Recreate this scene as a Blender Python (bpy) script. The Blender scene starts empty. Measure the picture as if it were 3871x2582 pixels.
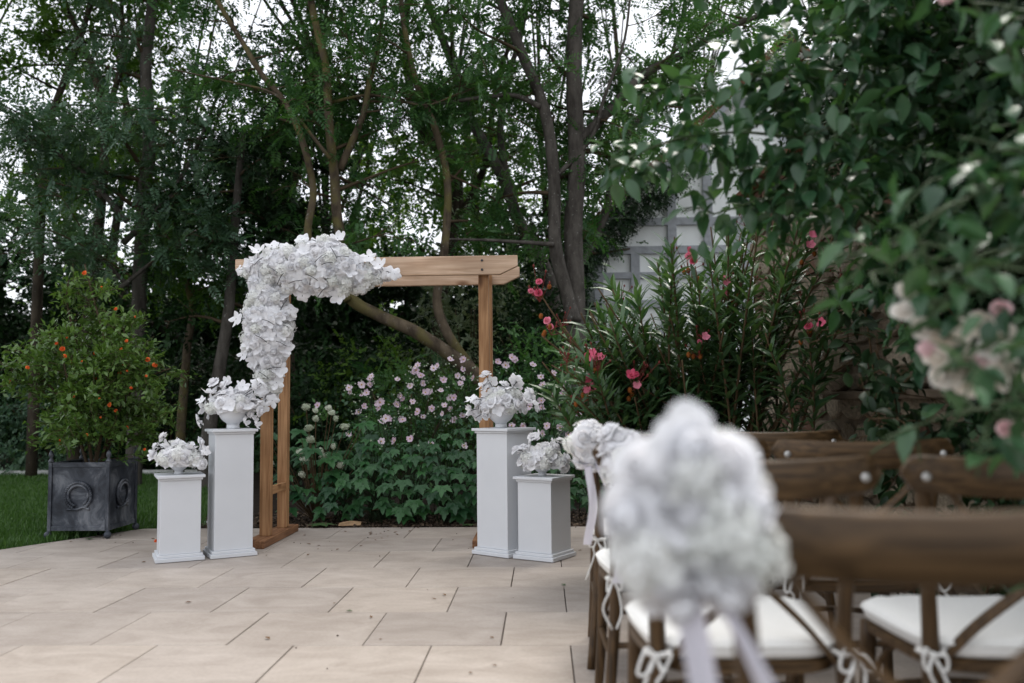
import bpy, math, random
import numpy as np
from mathutils import Vector, Matrix, Euler

# ------------------------------------------------------------------ camera, sky, sun, exposure
R = math.radians
scene = bpy.context.scene
col = scene.collection
rng = np.random.default_rng(11)
random.seed(5)

cam_d = bpy.data.cameras.new('camera')
cam = bpy.data.objects.new('camera', cam_d)
col.objects.link(cam)
scene.camera = cam
cam_d.sensor_width = 36.0
cam_d.lens = 30.78
cam_d.clip_start = 0.05
cam_d.clip_end = 400
cam.matrix_world = (Matrix.Translation((0, 0, 1.0)) @ Matrix.Rotation(R(1.98), 4, 'Z')
                    @ Matrix.Rotation(R(94.0), 4, 'X') @ Matrix.Rotation(R(-0.55), 4, 'Z'))
cam_d.dof.use_dof = True
cam_d.dof.focus_distance = 6.15
cam_d.dof.aperture_fstop = 1.65
cam_d.dof.aperture_blades = 9

SUN_EL, SUN_AZ = 60.0, 20.0          # high, behind thin cloud, ahead and to the right
world = bpy.data.worlds.new('World')
scene.world = world
world.use_nodes = True
wn = world.node_tree
wn.nodes.clear()
sky = wn.nodes.new('ShaderNodeTexSky')
sky.sky_type = 'NISHITA'
sky.sun_disc = False
sky.sun_elevation = R(SUN_EL)
sky.sun_rotation = R(SUN_AZ)
sky.air_density = 1.0
sky.dust_density = 4.0
sky.ozone_density = 1.0
ov = wn.nodes.new('ShaderNodeMixRGB')
ov.inputs[0].default_value = 0.78
ov.inputs[2].default_value = (8.6, 8.8, 9.2, 1)      # even cloud cover
bg = wn.nodes.new('ShaderNodeBackground')
bg.inputs[1].default_value = 0.10
wo = wn.nodes.new('ShaderNodeOutputWorld')
wn.links.new(sky.outputs[0], ov.inputs[1])
wn.links.new(ov.outputs[0], bg.inputs[0])
wn.links.new(bg.outputs[0], wo.inputs[0])

sun_d = bpy.data.lights.new('sun', 'SUN')
sun_d.energy = 1.5
sun_d.angle = R(28)
sun_d.color = (1.0, 0.95, 0.88)
sun = bpy.data.objects.new('sun', sun_d)
col.objects.link(sun)
sdir = Vector((math.sin(R(SUN_AZ)) * math.cos(R(SUN_EL)), math.cos(R(SUN_AZ)) * math.cos(R(SUN_EL)), math.sin(R(SUN_EL))))
sun.rotation_euler = sdir.to_track_quat('Z', 'Y').to_euler()
sun.location = (3, 12, 12)

vs = scene.view_settings
vs.view_transform = 'Standard'
vs.look = 'None'
vs.exposure = 0.9
vs.gamma = 1.0
scene.render.engine = 'CYCLES'
cy = scene.cycles
cy.max_bounces = 6
cy.diffuse_bounces = 3
cy.glossy_bounces = 2
cy.transmission_bounces = 4
cy.transparent_max_bounces = 6
cy.caustics_reflective = False
cy.caustics_refractive = False
cy.sample_clamp_indirect = 6.0
cy.use_denoising = True

# ------------------------------------------------------------------ helpers
def link(o, parent=None):
    col.objects.link(o)
    if parent is not None:
        o.parent = parent
    return o

def tag(o, label=None, cat=None, group=None, kind=None):
    if label: o['label'] = label
    if cat: o['category'] = cat
    if group: o['group'] = group
    if kind: o['kind'] = kind
    return o

def thing(name, label, cat, loc=(0, 0, 0), rz=0.0, group=None):
    o = bpy.data.objects.new(name, None)
    o.empty_display_size = 0.1
    link(o)
    o.location = loc
    o.rotation_euler = (0, 0, rz)
    return tag(o, label, cat, group)

def inst(name, me, parent=None, loc=(0, 0, 0), rot=None, scale=1.0):
    o = bpy.data.objects.new(name, me)
    link(o, parent)
    M = rot.to_4x4() if rot is not None else Matrix.Identity(4)
    if isinstance(scale, (int, float)): scale = (scale,) * 3
    o.matrix_basis = Matrix.Translation(loc) @ M @ Matrix.Diagonal((*scale, 1))
    return o

def copy_tree(o, parent=None):
    c = o.copy()
    link(c, parent)
    for ch in list(o.children):
        copy_tree(ch, c)
    return c

def npmesh(name, V, F, mat=None, tint=None, smooth=False):
    V = np.asarray(V, np.float32); F = np.asarray(F, np.int32)
    me = bpy.data.meshes.new(name)
    m, k = F.shape
    me.vertices.add(len(V)); me.vertices.foreach_set('co', V.ravel())
    me.loops.add(m * k); me.loops.foreach_set('vertex_index', F.ravel())
    me.polygons.add(m)
    me.polygons.foreach_set('loop_start', np.arange(0, m * k, k, dtype=np.int32))
    me.polygons.foreach_set('loop_total', np.full(m, k, np.int32))
    if smooth:
        me.polygons.foreach_set('use_smooth', np.ones(m, bool))
    if tint is not None:
        a = me.attributes.new('tint', 'FLOAT', 'FACE')
        a.data.foreach_set('value', np.asarray(tint, np.float32))
    me.update(calc_edges=True)
    if mat: me.materials.append(mat)
    return me

def nrm(a):
    return a / np.maximum(np.linalg.norm(a, axis=-1, keepdims=True), 1e-9)

def scatter(T, pos, fwd, up, scale):
    """place copies of a leaf template T=(verts, faces): y along fwd, z near up"""
    tv, tf = T
    y = nrm(fwd); x = nrm(np.cross(y, up)); z = np.cross(x, y)
    s = np.broadcast_to(np.asarray(scale, float).reshape(-1, 1, 1), (len(pos), 1, 1))
    V = pos[:, None] + (tv[None, :, 0:1] * x[:, None] + tv[None, :, 1:2] * y[:, None] + tv[None, :, 2:3] * z[:, None]) * s
    F = tf[None] + (np.arange(len(pos)) * len(tv))[:, None, None]
    return V.reshape(-1, 3), F.reshape(-1, tf.shape[1])

def scatter_many(Ts, pos, fwd, up, scale, tint):
    n = len(pos); which = rng.integers(0, len(Ts), n)
    scale = np.broadcast_to(scale, (n,)); VV, FF, TT = [], [], []; off = 0
    for i, T in enumerate(Ts):
        m = which == i
        if not m.any(): continue
        V, F = scatter(T, pos[m], fwd[m], up[m], scale[m])
        VV.append(V); FF.append(F + off); off += len(V)
        t = np.repeat(tint[m], len(T[1]))
        TT.append(np.clip(t + rng.normal(0, .08, len(t)), 0, 1))
    return np.concatenate(VV), np.concatenate(FF), np.concatenate(TT)

def catmull(P, n):
    P = [np.asarray(p, float) for p in P]
    if len(P) < 3:
        return [P[0] + (P[-1] - P[0]) * t for t in np.linspace(0, 1, n + 1)]
    Q = [2 * P[0] - P[1]] + P + [2 * P[-1] - P[-2]]
    out = []
    for i in range(1, len(Q) - 2):
        a, b, c, d = Q[i - 1:i + 3]
        for k in range(n):
            t = k / n
            out.append(.5 * (2 * b + (c - a) * t + (2 * a - 5 * b + 4 * c - d) * t * t + (3 * b - a - 3 * c + d) * t ** 3))
    out.append(P[-1])
    return out

class MB:
    """collects shapes into one mesh"""
    def __init__(s): s.v = []; s.f = []; s.m = []; s.mi = 0
    def add(s, V, F):
        o = len(s.v); s.v += [tuple(map(float, p)) for p in V]
        for f in F: s.f.append(tuple(i + o for i in f)); s.m.append(s.mi)
    def box(s, a, b):
        (x0, y0, z0), (x1, y1, z1) = a, b
        s.add([(x0, y0, z0), (x1, y0, z0), (x1, y1, z0), (x0, y1, z0), (x0, y0, z1), (x1, y0, z1), (x1, y1, z1), (x0, y1, z1)],
              [(0, 3, 2, 1), (4, 5, 6, 7), (0, 1, 5, 4), (1, 2, 6, 5), (2, 3, 7, 6), (3, 0, 4, 7)])
    def prism(s, poly, axis, a, b):
        """extrude a 2-D polygon along an axis: axis 'y' -> poly in (x,z)"""
        n = len(poly); V = []
        for h in (a, b):
            for p in poly:
                V.append({'y': (p[0], h, p[1]), 'z': (p[0], p[1], h), 'x': (h, p[0], p[1])}[axis])
        F = [tuple(range(n)), tuple(range(2 * n - 1, n - 1, -1))]
        F += [(i, i + n, (i + 1) % n + n, (i + 1) % n) for i in range(n)]
        s.add(V, F)
    def tube(s, P, r0, r1=None, k=8, n=4, flat=None, bump=0.0):
        P = catmull(P, n); m = len(P); r1 = r0 if r1 is None else r1
        rr = np.linspace(r0, r1, m) if not hasattr(r0, '__len__') else np.interp(np.linspace(0, 1, m), np.linspace(0, 1, len(r0)), r0)
        P = np.array(P); T = nrm(np.gradient(P, axis=0))
        u = np.cross(T[0], (0, 0, 1.)); 
        if np.linalg.norm(u) < .1: u = np.cross(T[0], (1., 0, 0))
        u = u / np.linalg.norm(u); V = []
        for i in range(m):
            u = u - T[i] * np.dot(u, T[i]); u /= np.linalg.norm(u); w = np.cross(T[i], u)
            for j in range(k):
                a = 2 * math.pi * j / k
                b = 1 + (bump * (random.random() - .5) if bump else 0)
                fy = flat if flat else 1.0
                V.append(P[i] + rr[i] * b * (math.cos(a) * u + fy * math.sin(a) * w))
        F = [(i * k + j, i * k + (j + 1) % k, (i + 1) * k + (j + 1) % k, (i + 1) * k + j) for i in range(m - 1) for j in range(k)]
        F += [tuple(range(k - 1, -1, -1)), tuple((m - 1) * k + j for j in range(k))]
        s.add(V, F)
    def lathe(s, prof, k=24, c=(0, 0, 0), cap=True):
        V = [(c[0] + r * math.cos(2 * math.pi * j / k), c[1] + r * math.sin(2 * math.pi * j / k), c[2] + z) for r, z in prof for j in range(k)]
        F = [(i * k + j, i * k + (j + 1) % k, (i + 1) * k + (j + 1) % k, (i + 1) * k + j) for i in range(len(prof) - 1) for j in range(k)]
        if cap: F += [tuple(range(k - 1, -1, -1)), tuple((len(prof) - 1) * k + j for j in range(k))]
        s.add(V, F)
    def ball(s, c, r, k=8, sz=1.0):
        s.lathe([(max(1e-4, r * math.sin(math.pi * i / k)), -r * sz * math.cos(math.pi * i / k)) for i in range(k + 1)], 2 * k, c, False)
    def grid(s, fn, nu, nv):
        V = [fn(i / nu, j / nv) for j in range(nv + 1) for i in range(nu + 1)]
        F = [(j * (nu + 1) + i, j * (nu + 1) + i + 1, (j + 1) * (nu + 1) + i + 1, (j + 1) * (nu + 1) + i) for j in range(nv) for i in range(nu)]
        s.add(V, F)
    def mesh(s, name, mats, smooth=False):
        me = bpy.data.meshes.new(name)
        me.from_pydata(s.v, [], s.f)
        for m in (mats if isinstance(mats, (list, tuple)) else [mats]): me.materials.append(m)
        if any(s.m): me.polygons.foreach_set('material_index', s.m)
        if smooth: me.polygons.foreach_set('use_smooth', [True] * len(s.f))
        me.update()
        return me
    def build(s, name, mats, parent=None, smooth=False, bevel=0.0, seg=2, loc=(0, 0, 0), rot=None, scale=1.0):
        o = inst(name, s.mesh(name, mats, smooth), parent, loc, rot, scale)
        if bevel:
            b = o.modifiers.new('edge', 'BEVEL'); b.width = bevel; b.segments = seg; b.limit_method = 'ANGLE'
            b.angle_limit = R(40)
        return o

def frame(z, spin=0.0):
    """rotation matrix whose local +Z looks along z"""
    q = Vector(z).normalized().to_track_quat('Z', 'Y')
    return q.to_matrix() @ Matrix.Rotation(spin, 3, 'Z')

# ------------------------------------------------------------------ materials
def mat_new(name):
    m = bpy.data.materials.new(name); m.use_nodes = True
    t = m.node_tree
    return m, t, t.nodes['Principled BSDF']

def N(t, typ, **kw):
    n = t.nodes.new(typ)
    for k, v in kw.items(): setattr(n, k, v)
    return n

def ramp(t, fac, stops):
    r = N(t, 'ShaderNodeValToRGB'); e = r.color_ramp.elements
    while len(e) < len(stops): e.new(0.5)
    for i, (p, c) in enumerate(stops): e[i].position = p; e[i].color = (*c, 1)
    t.links.new(fac, r.inputs[0]); return r.outputs[0]

def noise(t, scale, detail=4, rough=.55, coord='Object', stretch=None, dist=0.0):
    tc = N(t, 'ShaderNodeTexCoord'); src = tc.outputs[coord]
    if stretch:
        mp = N(t, 'ShaderNodeMapping'); mp.inputs['Scale'].default_value = stretch
        t.links.new(src, mp.inputs[0]); src = mp.outputs[0]
    n = N(t, 'ShaderNodeTexNoise'); n.inputs['Scale'].default_value = scale
    n.inputs['Detail'].default_value = detail; n.inputs['Roughness'].default_value = rough
    n.inputs['Distortion'].default_value = dist
    t.links.new(src, n.inputs['Vector']); return n.outputs[0]

def bump(t, b, h, strength, dist=.01):
    n = N(t, 'ShaderNodeBump'); n.inputs['Strength'].default_value = strength; n.inputs['Distance'].default_value = dist
    t.links.new(h, n.inputs['Height']); t.links.new(n.outputs[0], b.inputs['Normal'])

def mixc(t, fac, a, b, mode='MIX'):
    m = N(t, 'ShaderNodeMixRGB', blend_type=mode)
    for s, i in ((fac, 0), (a, 1), (b, 2)):
        if isinstance(s, (int, float)): m.inputs[i].default_value = s
        elif isinstance(s, tuple): m.inputs[i].default_value = (*s, 1)
        else: t.links.new(s, m.inputs[i])
    return m.outputs[0]

def leaf_mat(name, c0, c1, rough=.45, trans=.25, src='attr', spec=.5):
    m, t, b = mat_new(name)
    if src == 'attr': a = N(t, 'ShaderNodeAttribute', attribute_name='tint'); f = a.outputs['Fac']
    else: f = N(t, 'ShaderNodeObjectInfo').outputs['Random']
    c = ramp(t, f, [(0, c0), (1, c1)])
    t.links.new(c, b.inputs['Base Color'])
    b.inputs['Roughness'].default_value = rough
    b.inputs['Specular IOR Level'].default_value = spec
    tr = N(t, 'ShaderNodeBsdfTranslucent')
    c2 = mixc(t, 1.0, c, (1.25, 1.35, .55), 'MULTIPLY'); t.links.new(c2, tr.inputs[0])
    mx = N(t, 'ShaderNodeMixShader'); mx.inputs[0].default_value = trans
    t.links.new(b.outputs[0], mx.inputs[1]); t.links.new(tr.outputs[0], mx.inputs[2])
    t.links.new(mx.outputs[0], t.nodes['Material Output'].inputs[0])
    return m

def petal_mat(name, c0, c1=None, trans=.25, rough=.7):
    m, t, b = mat_new(name)
    if c1:
        c = ramp(t, N(t, 'ShaderNodeObjectInfo').outputs['Random'], [(0, c0), (1, c1)])
        t.links.new(c, b.inputs['Base Color'])
    else: b.inputs['Base Color'].default_value = (*c0, 1)
    b.inputs['Roughness'].default_value = rough; b.inputs['Specular IOR Level'].default_value = .2
    tr = N(t, 'ShaderNodeBsdfTranslucent')
    if c1: t.links.new(c, tr.inputs[0])
    else: tr.inputs[0].default_value = (*c0, 1)
    mx = N(t, 'ShaderNodeMixShader'); mx.inputs[0].default_value = trans
    t.links.new(b.outputs[0], mx.inputs[1]); t.links.new(tr.outputs[0], mx.inputs[2])
    t.links.new(mx.outputs[0], t.nodes['Material Output'].inputs[0])
    return m

def plain(name, c, rough=.6, spec=.5, nz=None, bmp=0.0, metal=0.0):
    m, t, b = mat_new(name)
    b.inputs['Base Color'].default_value = (*c, 1)
    b.inputs['Roughness'].default_value = rough; b.inputs['Specular IOR Level'].default_value = spec
    b.inputs['Metallic'].default_value = metal
    if nz:
        n = noise(t, nz[0], 5)
        t.links.new(ramp(t, n, [(.3, tuple(x * (1 - nz[1]) for x in c)), (.7, tuple(min(1, x * (1 + nz[1])) for x in c))]), b.inputs['Base Color'])
        if bmp: bump(t, b, n, bmp)
    return m

def wood_mat(name, dark, light, axis, rough=.6, knots=True, fine=22):
    m, t, b = mat_new(name)
    st = [fine] * 3; st['xyz'.index(axis)] = 1.2
    oi = N(t, 'ShaderNodeObjectInfo'); tc = N(t, 'ShaderNodeTexCoord')
    ad = N(t, 'ShaderNodeVectorMath', operation='ADD'); t.links.new(tc.outputs['Object'], ad.inputs[0])
    cb = N(t, 'ShaderNodeCombineXYZ'); mu = N(t, 'ShaderNodeMath', operation='MULTIPLY'); mu.inputs[1].default_value = 9.0
    t.links.new(oi.outputs['Random'], mu.inputs[0])
    for i in range(3): t.links.new(mu.outputs[0], cb.inputs[i])
    t.links.new(cb.outputs[0], ad.inputs[1])
    mp = N(t, 'ShaderNodeMapping'); mp.inputs['Scale'].default_value = st; t.links.new(ad.outputs[0], mp.inputs[0])
    n1 = N(t, 'ShaderNodeTexNoise'); n1.inputs['Scale'].default_value = 2.2; n1.inputs['Detail'].default_value = 6; n1.inputs['Distortion'].default_value = .6
    t.links.new(mp.outputs[0], n1.inputs['Vector'])
    n2 = N(t, 'ShaderNodeTexNoise'); n2.inputs['Scale'].default_value = 3.0; n2.inputs['Detail'].default_value = 3
    t.links.new(ad.outputs[0], n2.inputs['Vector'])
    c = ramp(t, n1.outputs[0], [(.3, dark), (.5, tuple((a + b_) / 2 for a, b_ in zip(dark, light))), (.68, light)])
    c = mixc(t, .45, c, ramp(t, n2.outputs[0], [(.3, (.55, .5, .45)), (.7, (1.15, 1.1, 1.05))]), 'MULTIPLY')
    if knots:
        mp2 = N(t, 'ShaderNodeMapping'); s2 = [6, 6, 6]; s2['xyz'.index(axis)] = 2.6; mp2.inputs['Scale'].default_value = s2
        t.links.new(ad.outputs[0], mp2.inputs[0])
        vo = N(t, 'ShaderNodeTexVoronoi'); vo.inputs['Scale'].default_value = 1.0; t.links.new(mp2.outputs[0], vo.inputs['Vector'])
        k = ramp(t, vo.outputs['Distance'], [(0.05, (.28, .2, .14)), (.1, (.6, .5, .42)), (.17, (1, 1, 1))])
        c = mixc(t, .8, c, k, 'MULTIPLY')
    t.links.new(c, b.inputs['Base Color'])
    b.inputs['Roughness'].default_value = rough; b.inputs['Specular IOR Level'].default_value = .3
    bump(t, b, n1.outputs[0], .15, .004)
    return m

def bark_mat(name, dark, light, moss=None):
    m, t, b = mat_new(name)
    n = noise(t, 9, 7, .65, stretch=(1, 1, .35)); n2 = noise(t, 3.5, 4)
    c = ramp(t, n, [(.32, dark), (.66, light)])
    if moss: c = mixc(t, ramp(t, n2, [(.48, (0, 0, 0)), (.6, (.75, .75, .75))]), c, moss)
    n3 = noise(t, 26, 3)
    c = mixc(t, ramp(t, n3, [(.66, (0, 0, 0)), (.7, (.5, .5, .5))]), c, (.3, .3, .28))
    t.links.new(c, b.inputs['Base Color']); b.inputs['Roughness'].default_value = .9
    b.inputs['Specular IOR Level'].default_value = .15
    bump(t, b, n, .6, .02); return m

def stone_mat():
    m, t, b = mat_new('paving stone')
    oi = N(t, 'ShaderNodeObjectInfo')
    n = noise(t, 2.2, 6, .6, stretch=(1, 2.6, 1), dist=1.2, coord='Generated')
    tc = N(t, 'ShaderNodeTexCoord')
    geo = N(t, 'ShaderNodeNewGeometry')
    nb = N(t, 'ShaderNodeTexNoise'); nb.inputs['Scale'].default_value = 3.1; nb.inputs['Detail'].default_value = 7; nb.inputs['Roughness'].default_value = .62
    nb.inputs['Distortion'].default_value = 1.0
    mp = N(t, 'ShaderNodeMapping'); mp.inputs['Scale'].default_value = (1, 1.9, 1); mp.inputs['Rotation'].default_value = (0, 0, .35)
    t.links.new(geo.outputs['Position'], mp.inputs[0]); t.links.new(mp.outputs[0], nb.inputs['Vector'])
    c = ramp(t, nb.outputs[0], [(.3, (.35, .303, .268)), (.52, (.42, .37, .332)), (.7, (.475, .425, .387))])
    v = ramp(t, oi.outputs['Random'], [(0, (.88, .87, .86)), (.5, (1, .99, .97)), (1, (1.06, 1.04, 1.0))])
    c = mixc(t, 1.0, c, v, 'MULTIPLY')
    fn = N(t, 'ShaderNodeTexNoise'); fn.inputs['Scale'].default_value = 60; fn.inputs['Detail'].default_value = 3
    t.links.new(geo.outputs['Position'], fn.inputs['Vector'])
    c = mixc(t, .25, c, ramp(t, fn.outputs[0], [(.35, (.75, .72, .7)), (.6, (1.05, 1.05, 1.05))]), 'MULTIPLY')
    st = N(t, 'ShaderNodeTexNoise'); st.inputs['Scale'].default_value = 1.1; st.inputs['Detail'].default_value = 5
    t.links.new(geo.outputs['Position'], st.inputs['Vector'])
    c = mixc(t, .5, c, ramp(t, st.outputs[0], [(.35, (.74, .72, .70)), (.6, (1.05, 1.05, 1.05))]), 'MULTIPLY')
    t.links.new(c, b.inputs['Base Color'])
    b.inputs['Roughness'].default_value = .62; b.inputs['Specular IOR Level'].default_value = .35
    bump(t, b, fn.outputs[0], .12, .003)
    return m

def lead_mat():
    m, t, b = mat_new('weathered lead')
    n = noise(t, 4.5, 8, .68, dist=.8); n2 = noise(t, 11, 5, .6, stretch=(1, 1, .3))
    c = ramp(t, n, [(.36, (.018, .021, .029)), (.5, (.05, .057, .072)), (.64, (.17, .18, .2))])
    c = mixc(t, .5, c, ramp(t, n2, [(.35, (.55, .55, .58)), (.65, (1.2, 1.2, 1.2))]), 'MULTIPLY')
    t.links.new(c, b.inputs['Base Color'])
    b.inputs['Roughness'].default_value = .55; b.inputs['Metallic'].default_value = .25
    bump(t, b, n2, .2, .004); return m

M = {}
M['paving'] = stone_mat()
M['joint'] = plain('joint dirt', (.035, .027, .02), .95, .1, (30, .5))
M['soil'] = plain('bed soil', (.022, .016, .012), .95, .1, (14, .6), .5)
M['ground'] = plain('earth', (.03, .028, .018), .95, .1, (3, .5))
M['turf'] = plain('turf', (.03, .065, .016), .9, .1, (8, .4))
M['edging'] = plain('edging stone', (.5, .5, .48), .8, .2, (12, .3))
M['white'] = plain('white paint', (.67, .685, .71), .42, .4, (2.5, .045))
M['bowl'] = plain('white ceramic', (.70, .71, .73), .5, .4)
M['beam'] = wood_mat('pale timber', (.45, .295, .19), (.70, .52, .38), 'x')
M['post'] = wood_mat('weathered dim timber', (.24, .115, .045), (.47, .27, .135), 'z')  # same wood as the beams; dimmer light and weathering put into the colour
M['plank'] = wood_mat('base timber', (.13, .055, .025), (.31, .16, .08), 'y')
M['rung'] = wood_mat('rung timber', (.24, .115, .045), (.47, .27, .135), 'y')  # repeats the dimmed tone of the posts
M['chair'] = wood_mat('chair wood', (.032, .018, .007), (.118, .068, .029), 'z', .45, False, 42)
M['chair_rail'] = wood_mat('chair rail wood', (.03, .017, .007), (.13, .078, .036), 'x', .42, False, 42)
M['bolt'] = plain('dark bolt', (.02, .02, .022), .4, .5)
M['steel'] = plain('bolt steel', (.55, .54, .52), .35, .5, None, 0, .8)
M['lead'] = lead_mat()
M['cushion'] = plain('cushion cloth', (.80, .79, .76), .85, .1, (120, .04), .15)
M['cord'] = plain('cushion tie', (.78, .77, .74), .85, .1)
M['petal'] = petal_mat('white petal', (.92, .92, .94), (.94, .93, .94), .28)
M['cream_petal'] = petal_mat('cream white petal', (.89, .90, .86), (.92, .92, .90), .36)
M['ribbon'] = petal_mat('satin ribbon', (.82, .80, .88), None, .45, .35)
M['wire'] = plain('flower stem', (.012, .014, .014), .6)
M['bark'] = bark_mat('mossy bark', (.035, .026, .018), (.125, .097, .066), (.115, .1, .035))
M['bark_grey'] = bark_mat('grey bark', (.03, .026, .022), (.105, .094, .082))
M['bark_dark'] = bark_mat('dark bark', (.02, .016, .012), (.07, .055, .04))
M['twig'] = plain('twig', (.075, .055, .035), .9, .1)
M['ash_leaf'] = leaf_mat('ash leaf', (.026, .08, .03), (.10, .21, .066), .38, .4, spec=.3)
M['teal_leaf'] = leaf_mat('blue green leaf', (.034, .086, .052), (.115, .195, .115), .38, .3, spec=.32)
M['maple_leaf'] = leaf_mat('maple leaf', (.034, .085, .018), (.11, .205, .036), .45, .45, spec=.22)
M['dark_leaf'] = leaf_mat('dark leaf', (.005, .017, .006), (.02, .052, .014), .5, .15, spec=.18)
M['lime_leaf'] = leaf_mat('lime leaf', (.06, .13, .022), (.14, .235, .05), .5, .45, spec=.22)
M['pale_leaf'] = leaf_mat('pale variegated leaf', (.08, .12, .06), (.26, .31, .2), .5, .25)
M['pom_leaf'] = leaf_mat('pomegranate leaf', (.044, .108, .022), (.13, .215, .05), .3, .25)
M['anemone_leaf'] = leaf_mat('anemone leaf', (.014, .066, .022), (.05, .155, .046), .42, .2, 'obj')
M['anemone_leaf2'] = leaf_mat('anemone stem leaf', (.024, .07, .03), (.05, .12, .05), .5, .2)
M['olea_leaf'] = leaf_mat('oleander leaf', (.034, .085, .036), (.105, .19, .075), .28, .25)
M['olea_leaf_o'] = leaf_mat('oleander leaf front', (.034, .085, .036), (.105, .19, .075), .28, .25, 'obj')
M['rose_leaf'] = leaf_mat('rose leaf', (.026, .076, .036), (.075, .16, .072), .28, .25)
M['rose_leaf_o'] = leaf_mat('rose leaf front', (.026, .076, .036), (.075, .16, .072), .28, .25, 'obj')
M['ivy'] = leaf_mat('ivy leaf', (.009, .027, .010), (.028, .062, .022), .45, .12, spec=.25)
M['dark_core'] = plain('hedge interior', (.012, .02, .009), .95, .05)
M['grass'] = leaf_mat('grass blade', (.028, .082, .012), (.075, .155, .028), .55, .3)
M['chips'] = leaf_mat('bark chips', (.03, .017, .01), (.16, .11, .07), .9, 0.0)
M['pink'] = petal_mat('pink anemone petal', (.70, .52, .64), (.84, .73, .79), .3)
M['yellow'] = plain('anemone centre', (.55, .33, .05), .8, .1)
M['bud'] = petal_mat('pale bud', (.42, .48, .36), None, .1)
M['olea_pink'] = petal_mat('oleander petal', (.75, .12, .22), (.82, .28, .38), .25)
M['dry'] = plain('dried blossom', (.23, .075, .02), .9, .1)
M['redstalk'] = plain('red flower stalk', (.15, .03, .025), .7, .2)
M['orange'] = petal_mat('pomegranate blossom', (.80, .13, .03), (.85, .2, .05), .2)
M['rose_pink'] = petal_mat('pale pink rose', (.85, .58, .60), (.88, .70, .69), .25)
M['rose_cream'] = petal_mat('faded cream rose', (.80, .71, .60), (.88, .84, .79), .25)
M['hyd_white'] = petal_mat('hydrangea floret', (.50, .56, .42), (.70, .71, .60), .2)
M['cane'] = plain('green cane', (.055, .085, .035), .6, .3)
M['stalk'] = plain('dark green stalk', (.022, .035, .015), .7, .2)
M['cane_brown'] = plain('brown cane', (.1, .065, .035), .8, .2)
M['plaster'] = plain('white plaster', (.86, .88, .87), .9, .1, (3, .06))
M['timber_grey'] = plain('grey timber', (.38, .395, .42), .85, .15, (9, .2))
M['tile'] = plain('roof tile', (.17, .075, .05), .85, .15, (9, .4))
M['brick'] = plain('wall brick', (.12, .07, .05), .9, .1, (9, .35), .3)
M['mortar'] = plain('wall mortar', (.15, .12, .09), .95, .05, (7, .35), .5)
M['marker'] = plain('grey marker post', (.12, .14, .13), .8, .2, (10, .3))
M['dryleaf'] = plain('dry leaf', (.16, .09, .045), .8, .2)
M['greenleaf'] = plain('fresh fallen leaf', (.05, .10, .03), .5, .4)
M['speck'] = plain('dark plant speck', (.03, .02, .013), .9, .1)
M['barkpiece'] = plain('bark piece', (.32, .21, .12), .85, .15, (20, .3))

# ------------------------------------------------------------------ leaf templates (y forward, z up)
def leaf2(w=.32, fold=.08, droop=.12):
    return (np.array([(0, 0, 0), (-w, .45, fold), (0, .5, 0), (w, .45, fold), (0, 1, -droop)], float),
            np.array([(0, 2, 4, 1), (0, 3, 4, 2)]))
def leaf_long(w=.085, droop=.18):
    V = []
    for ww, y, z in ((.12, 0, 0), (1, .3, .0), (.9, .66, -droop * .35), (.06, 1, -droop)):
        V += [(-w * ww, y, z + .25 * w * ww), (0, y, z), (w * ww, y, z + .25 * w * ww)]
    return (np.array(V, float), np.array([(3 * i + j, 3 * i + j + 1, 3 * i + j + 4, 3 * i + j + 3) for i in range(3) for j in range(2)]))
def diamond_at(base, d, up, L, w):
    d = d / np.linalg.norm(d); x = np.cross(d, up); x /= np.linalg.norm(x)
    return [base, base + d * L * .48 + x * w, base + d * L, base + d * L * .48 - x * w]
def pinnate(pairs=6, seed=0):
    r = np.random.default_rng(seed); V = []; F = []
    def pt(t): return np.array([0, t, -.28 * t * t])
    for i in range(pairs):
        t = .22 + .72 * i / pairs
        for s in (-1, 1):
            d = np.array([s * .95, .55, -.15 + r.normal(0, .12)]); up = np.array([s * .25, 0, 1.]) + r.normal(0, .15, 3)
            o = len(V); V += diamond_at(pt(t + r.normal(0, .01)), d, up, .27 * (1 - .35 * abs(i / pairs - .35)), .052); F.append((o, o + 1, o + 2, o + 3))
    o = len(V); V += diamond_at(pt(.95), np.array([0, 1, -.4]), np.array([0, 0, 1.]), .27, .055); F.append((o, o + 1, o + 2, o + 3))
    o = len(V); V += [np.array([-.006, 0, 0]), np.array([.006, 0, 0]), pt(.97) + [.004, 0, 0], pt(.97) - [.004, 0, 0]]; F.append((o, o + 1, o + 2, o + 3))
    return np.array(V), np.array(F)
def twig(n=11, seed=0, L=.19, w=.052):
    r = np.random.default_rng(seed); V = []; F = []
    for i in range(n):
        t = .12 + .88 * i / (n - 1); a = r.uniform(0, 6.28)
        d = np.array([math.cos(a) * .9, .55, math.sin(a) * .6 - .25]); up = np.array([0, .2, 1.]) + r.normal(0, .35, 3)
        b = np.array([0, t * .8, -.15 * t * t]); o = len(V)
        V += diamond_at(b, d, up, L * r.uniform(.75, 1.2), w * r.uniform(.8, 1.3)); F.append((o, o + 1, o + 2, o + 3))
    return np.array(V), np.array(F)
PIN = [pinnate(6, 1), pinnate(5, 2), pinnate(7, 3)]
TWIG = [twig(11, 4), twig(12, 5), twig(10, 6)]
TWIGB = [twig(9, 7, .30, .10), twig(10, 8, .28, .10)]
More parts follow.
